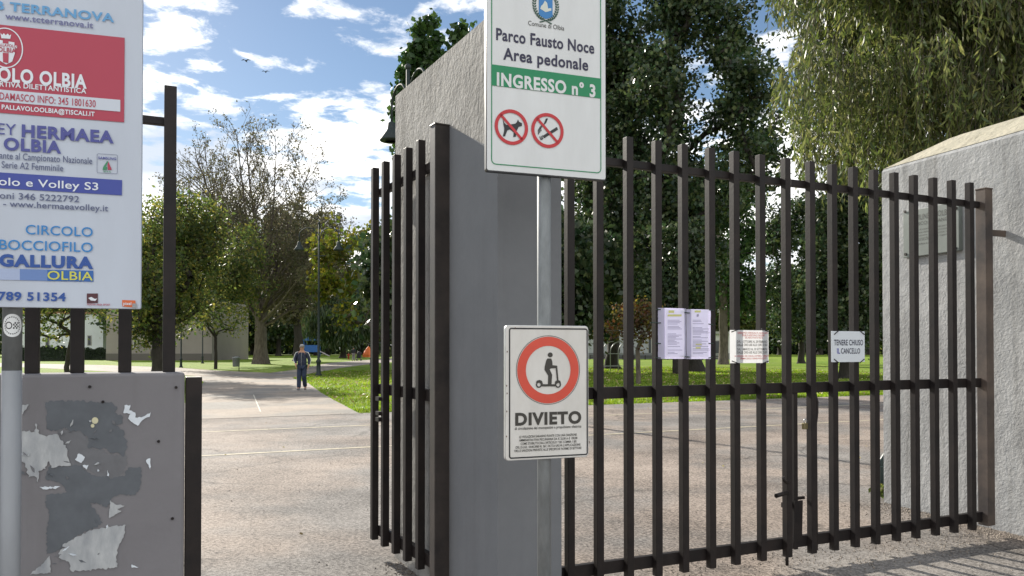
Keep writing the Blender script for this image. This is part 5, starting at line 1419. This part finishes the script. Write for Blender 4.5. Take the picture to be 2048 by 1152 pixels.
q = G(737, 709); q = Vector(((737 - CX) / F * 140, 140, 0)); s = 140 / F
root = thing('climbing_tent', 'small orange playground tent far right of the family', 'playground', q)
mb = MB(); mb.tube([q + Vector((0, 0, z * s)) for z in (0, 5, 10, 16, 22)], [12 * s, 12 * s, 10 * s, 6 * s, .05], 7, False); obj('canopy', mb, pm('orange canvas', (.75, .16, .03), .6), root)
mb = MB(); mb.tube([q, q + Vector((0, 0, 25 * s))], .05, 6); obj('pole', mb, M_STEEL, root)

# ------------------------------------------------------------------ people
def skin_obj(name, pts, edges, rad, m, parent, sub=1, loc=None):
    me = bpy.data.meshes.new(name); me.from_pydata([tuple(p) for p in pts], edges, [])
    o = bpy.data.objects.new(name, me); COL.objects.link(o)
    md = o.modifiers.new('skin', 'SKIN'); md.use_smooth_shade = True
    for i, r_ in enumerate(rad):
        sv = me.skin_vertices[0].data[i]; sv.radius = (r_, r_) if isinstance(r_, (int, float)) else r_; sv.use_root = (i == 0)
    if sub: s_ = o.modifiers.new('sub', 'SUBSURF'); s_.levels = sub; s_.render_levels = sub
    dg = bpy.context.evaluated_depsgraph_get(); dg.update()
    me2 = bpy.data.meshes.new_from_object(o.evaluated_get(dg)); bpy.data.objects.remove(o)
    me2.materials.clear(); me2.materials.append(m)
    for p_ in me2.polygons: p_.use_smooth = True
    o2 = bpy.data.objects.new(name, me2); COL.objects.link(o2)
    o2.parent = parent
    return o2
def person(label, loc, height, rot, cols, cat='person', cap=True, stride=1.0, group=None, hands=True, stripe=False):
    root = thing('person', label, cat, loc, group); BASE[root] = Vector((0, 0, 0))
    skin, jac, tro, shoe = cols
    pts = [(0, 0, .96), (0, .0, 1.10), (0, .01, 1.30), (0, .01, 1.44), (0, -.01, 1.52), (0, -.03, 1.60), (0, -.025, 1.69), (0, -.125, 1.595)]
    ed = [(0, 1), (1, 2), (2, 3), (3, 4), (4, 5), (5, 6), (5, 7)]; rad = [(.15, .11), (.145, .11), (.165, .115), (.10, .075), .055, (.078, .092), (.06, .07), .013]
    limbs = {}
    def chain(start, ps, rs):
        prev = start; ids = []
        for p_, r_ in zip(ps, rs):
            pts.append(p_); rad.append(r_); ed.append((prev, len(pts) - 1)); prev = len(pts) - 1; ids.append(prev)
        return ids
    st = stride
    L = {}
    for sg, ph in ((-1, 1), (1, -1)):
        hip = (.085 * sg, 0, .90); knee = (.09 * sg, -.10 * st * (1 if ph > 0 else .9), .50); ank = (.088 * sg, (-.14 if ph > 0 else .20) * st - .02, .09 if ph > 0 else .13); toe = (.115 * sg, ank[1] - .15, .035)
        chain(0, (hip, knee, ank, toe), (.092, .062, .044, .036)); L['leg%d' % sg] = (hip, knee, ank, toe)
        sh = (.19 * sg, .01, 1.365); el = (.275 * sg, .04 + .02 * ph, 1.15); wr = (.255 * sg if sg > 0 else -.20, -.17 if sg < 0 else -.03, 1.0 if sg < 0 else .93); pa = (wr[0] * .97, wr[1] - .035, wr[2] - .065)
        ids = chain(2 + 1, (sh, el, wr, pa), (.066, .047, .032, (.036, .018))); L['arm%d' % sg] = (sh, el, wr, pa)
        if hands:
            for k_ in range(4):
                y_ = pa[1] - .030 + k_ * .02; ln_ = (.058, .07, .066, .05)[k_]
                chain(ids[-1], ((pa[0] - .004 * sg, y_, pa[2] - .035), (pa[0] - .012 * sg, y_ - .004, pa[2] - .035 - ln_ * .6), (pa[0] - .03 * sg, y_ - .008, pa[2] - .04 - ln_)), (.009, .0085, .007))
            chain(ids[-2], ((pa[0] - .014 * sg, pa[1] - .045, pa[2] + .02), (pa[0] - .024 * sg, pa[1] - .06, pa[2] - .02)), (.0105, .009))
    for sg in (-1, 1): chain(5, ((.082 * sg, -.005, 1.60),), (.016,))
    skin_obj('body', pts, ed, rad, skin, root, 1)
    g = 1.0
    jp = [(0, 0, .90), (0, 0, 1.0), (0, .0, 1.12), (0, .01, 1.30), (0, .01, 1.43), (0, 0, 1.495)]; je = [(i, i + 1) for i in range(5)]; jr = [(.18, .14), (.19, .15), (.185, .145), (.19, .14), (.105, .09), (.07, .07)]
    for sg in (-1, 1):
        sh, el, wr, pa = L['arm%d' % sg]; prev = 4
        for p_, r_ in ((sh, .088), (el, .07), (tuple(np.array(wr) + np.array((0, 0, .02))), .05)): jp.append(p_); jr.append(r_); je.append((prev, len(jp) - 1)); prev = len(jp) - 1
    skin_obj('jacket', jp, je, jr, jac, root, 2)
    tp = [(0, 0, .97)]; tr = [(.168, .128)]; te = []
    for sg in (-1, 1):
        hip, knee, ank, toe = L['leg%d' % sg]; prev = 0
        for p_, r_ in ((hip, .112), (knee, .092), (tuple(np.array(ank) + np.array((0, 0, -.03))), .084)): tp.append(p_); tr.append(r_); te.append((prev, len(tp) - 1)); prev = len(tp) - 1
    skin_obj('trousers', tp, te, tr, tro, root, 2)
    for sg in (-1, 1):
        hip, knee, ank, toe = L['leg%d' % sg]
        sp_ = [(ank[0], ank[1] + .03, .05), (ank[0], ank[1] - .06, .045), (toe[0], toe[1] - .02, .035)]
        skin_obj('shoe', sp_, [(0, 1), (1, 2)], [.05, .05, .04], shoe, root, 1)
    if cap:
        mb = MB()
        mb.tube([(0, -.012, 1.63), (0, -.012, 1.665), (0, -.008, 1.705), (0, -.005, 1.735), (0, 0, 1.745)], [.099, .099, .088, .055, .01], 16)
        cp = obj('cap', mb, pm('cap cloth', (.35, .34, .34), .8), root)
        mb = MB(); mb.prism([(.085 * cos(t), -.07 + .14 * sin(t) if sin(t) < 0 else -.07, 1.645) for t in np.linspace(pi, 2 * pi, 12)], (0, 0, .012)); obj('cap_peak', mb, pm('cap peak', (.55, .50, .48), .7), cp)
        mb = MB(); mb.tube([(0, -.012, 1.662), (0, -.012, 1.69)], [.1005, .095], 16); obj('cap_band', mb, pm('cap dark', (.03, .03, .035), .8), cp)
    else:
        mb = MB(); mb.blob((0, .01, 1.66), (.095, .105, .09)); obj('hair', mb, pm('dark hair', (.02, .015, .012), .7), root)
    mb = MB()
    for sg in (-1, 1): mb.blob((.032 * sg, -.105, 1.615), .011, 6, 4)
    obj('eyes', mb, pm('eye dark', (.02, .015, .012), .3), root)
    if stripe:
        for sg in (-1, 1):
            sh, el, wr, pa = [Vector(q_) for q_ in L['arm%d' % sg]]; o_ = Vector((.07 * sg, 0, .02))
            mb = MB(); mb.tube([sh + Vector((-.07 * sg, -.02, .095)), sh + Vector((.04 * sg, -.02, .068)), sh + Vector((.085 * sg, -.02, -.03)), el + Vector((.058 * sg, -.02, .0)), wr + Vector((.046 * sg, -.01, .04))], .013, 8); obj('sleeve_stripe', mb, pm('white stripe', (.72, .72, .70), .7), root)
        mb = MB(); mb.tube([(0, -.150, .92), (0, -.153, 1.1), (0, -.155, 1.3), (0, -.11, 1.44)], .007, 6); obj('zip', mb, pm('zip', (.25, .25, .25), .5), root)
    s_ = height / 1.745
    root.scale = (s_,) * 3; root.rotation_euler = (0, 0, rot)
    return root
SK = pm('skin', (.42, .22, .15), .55)
mp_ = G(604, 780)
person('man in navy tracksuit jacket, jeans and cap walking towards the gate', mp_, 1.72, R(4), (SK, pm('navy jacket', (.014, .02, .045), .75, 0, .3, 9, .9, 11, .05), pm('navy jeans', (.013, .023, .052), .8, 0, .3, 9, .9, 10, .05), pm('grey shoes', (.12, .12, .13), .6)), stripe=True)
q = G(707, 722)
person('adult in dark top and pale trousers pushing a stroller far down the path', q, 1.74, R(180), (SK, pm('dark top', (.02, .02, .03), .8), pm('pale trousers', (.22, .20, .22), .8), pm('black shoe', (.02, .02, .02), .6)), cap=False)
q2 = G(697, 720.5)
person('small child in red suit far down the path beside the adult', q2, 1.02, R(170), (SK, pm('red suit', (.32, .03, .02), .8), pm('red trousers', (.30, .03, .02), .8), pm('black shoe', (.02, .02, .02), .6)), cap=False)
q3 = G(718, 721.5)
root = thing('stroller', 'black covered stroller far down the path beside the adult', 'stroller', q3)
MST = pm('stroller cloth', (.015, .015, .02), .8)
mb = MB(); mb.blob(q3 + Vector((0, 0, .85)), (.28, .42, .36), 12, 8); obj('hood', mb, MST, root)
mb = MB(); mb.box(q3 + Vector((0, 0, .5)), .24, .4, .16); obj('seat', mb, MST, root, .04)
mb = MB(); mb.tube([q3 + Vector((-.2, .5, 1.05)), q3 + Vector((-.2, -.3, .15))], .02, 6); mb.tube([q3 + Vector((.2, .5, 1.05)), q3 + Vector((.2, -.3, .15))], .02, 6); mb.tube([q3 + Vector((-.2, .5, 1.05)), q3 + Vector((.2, .5, 1.05))], .02, 6); obj('frame', mb, M_STEEL, root)
for dx in (-.25, .25):
    for dy in (-.3, .35):
        mb = MB(); mb.tube([q3 + Vector((dx - .025, dy, .14)), q3 + Vector((dx + .025, dy, .14))], .14, 14); obj('wheel', mb, M_BLACK, root)

# birds in the upper sky
for px, py, Y, lab in ((492, 122, 60, 'small dark bird gliding in the blue left of the clouds'), (531, 144, 75, 'tiny dark bird in the sky right of and below the other')):
    c = P(px, py, Y); root = thing('bird', lab, 'bird', c)
    mb = MB(); mb.tube([c + Vector((-.02, -.22, 0)), c + Vector((0, -.1, 0)), c + Vector((0, .08, 0)), c + Vector((0, .25, .01))], [.01, .045, .05, .02], 8); obj('body', mb, M_BLACK, root)
    for sg in (-1, 1):
        mb = MB(); mb.prism([c + Vector((0, -.06, .03)), c + Vector((.18 * sg, -.10, .10)), c + Vector((.38 * sg, .04, .05)), c + Vector((.17 * sg, .06, .09)), c + Vector((0, .09, .03))], (0, 0, .012)); obj('wing', mb, M_BLACK, root)
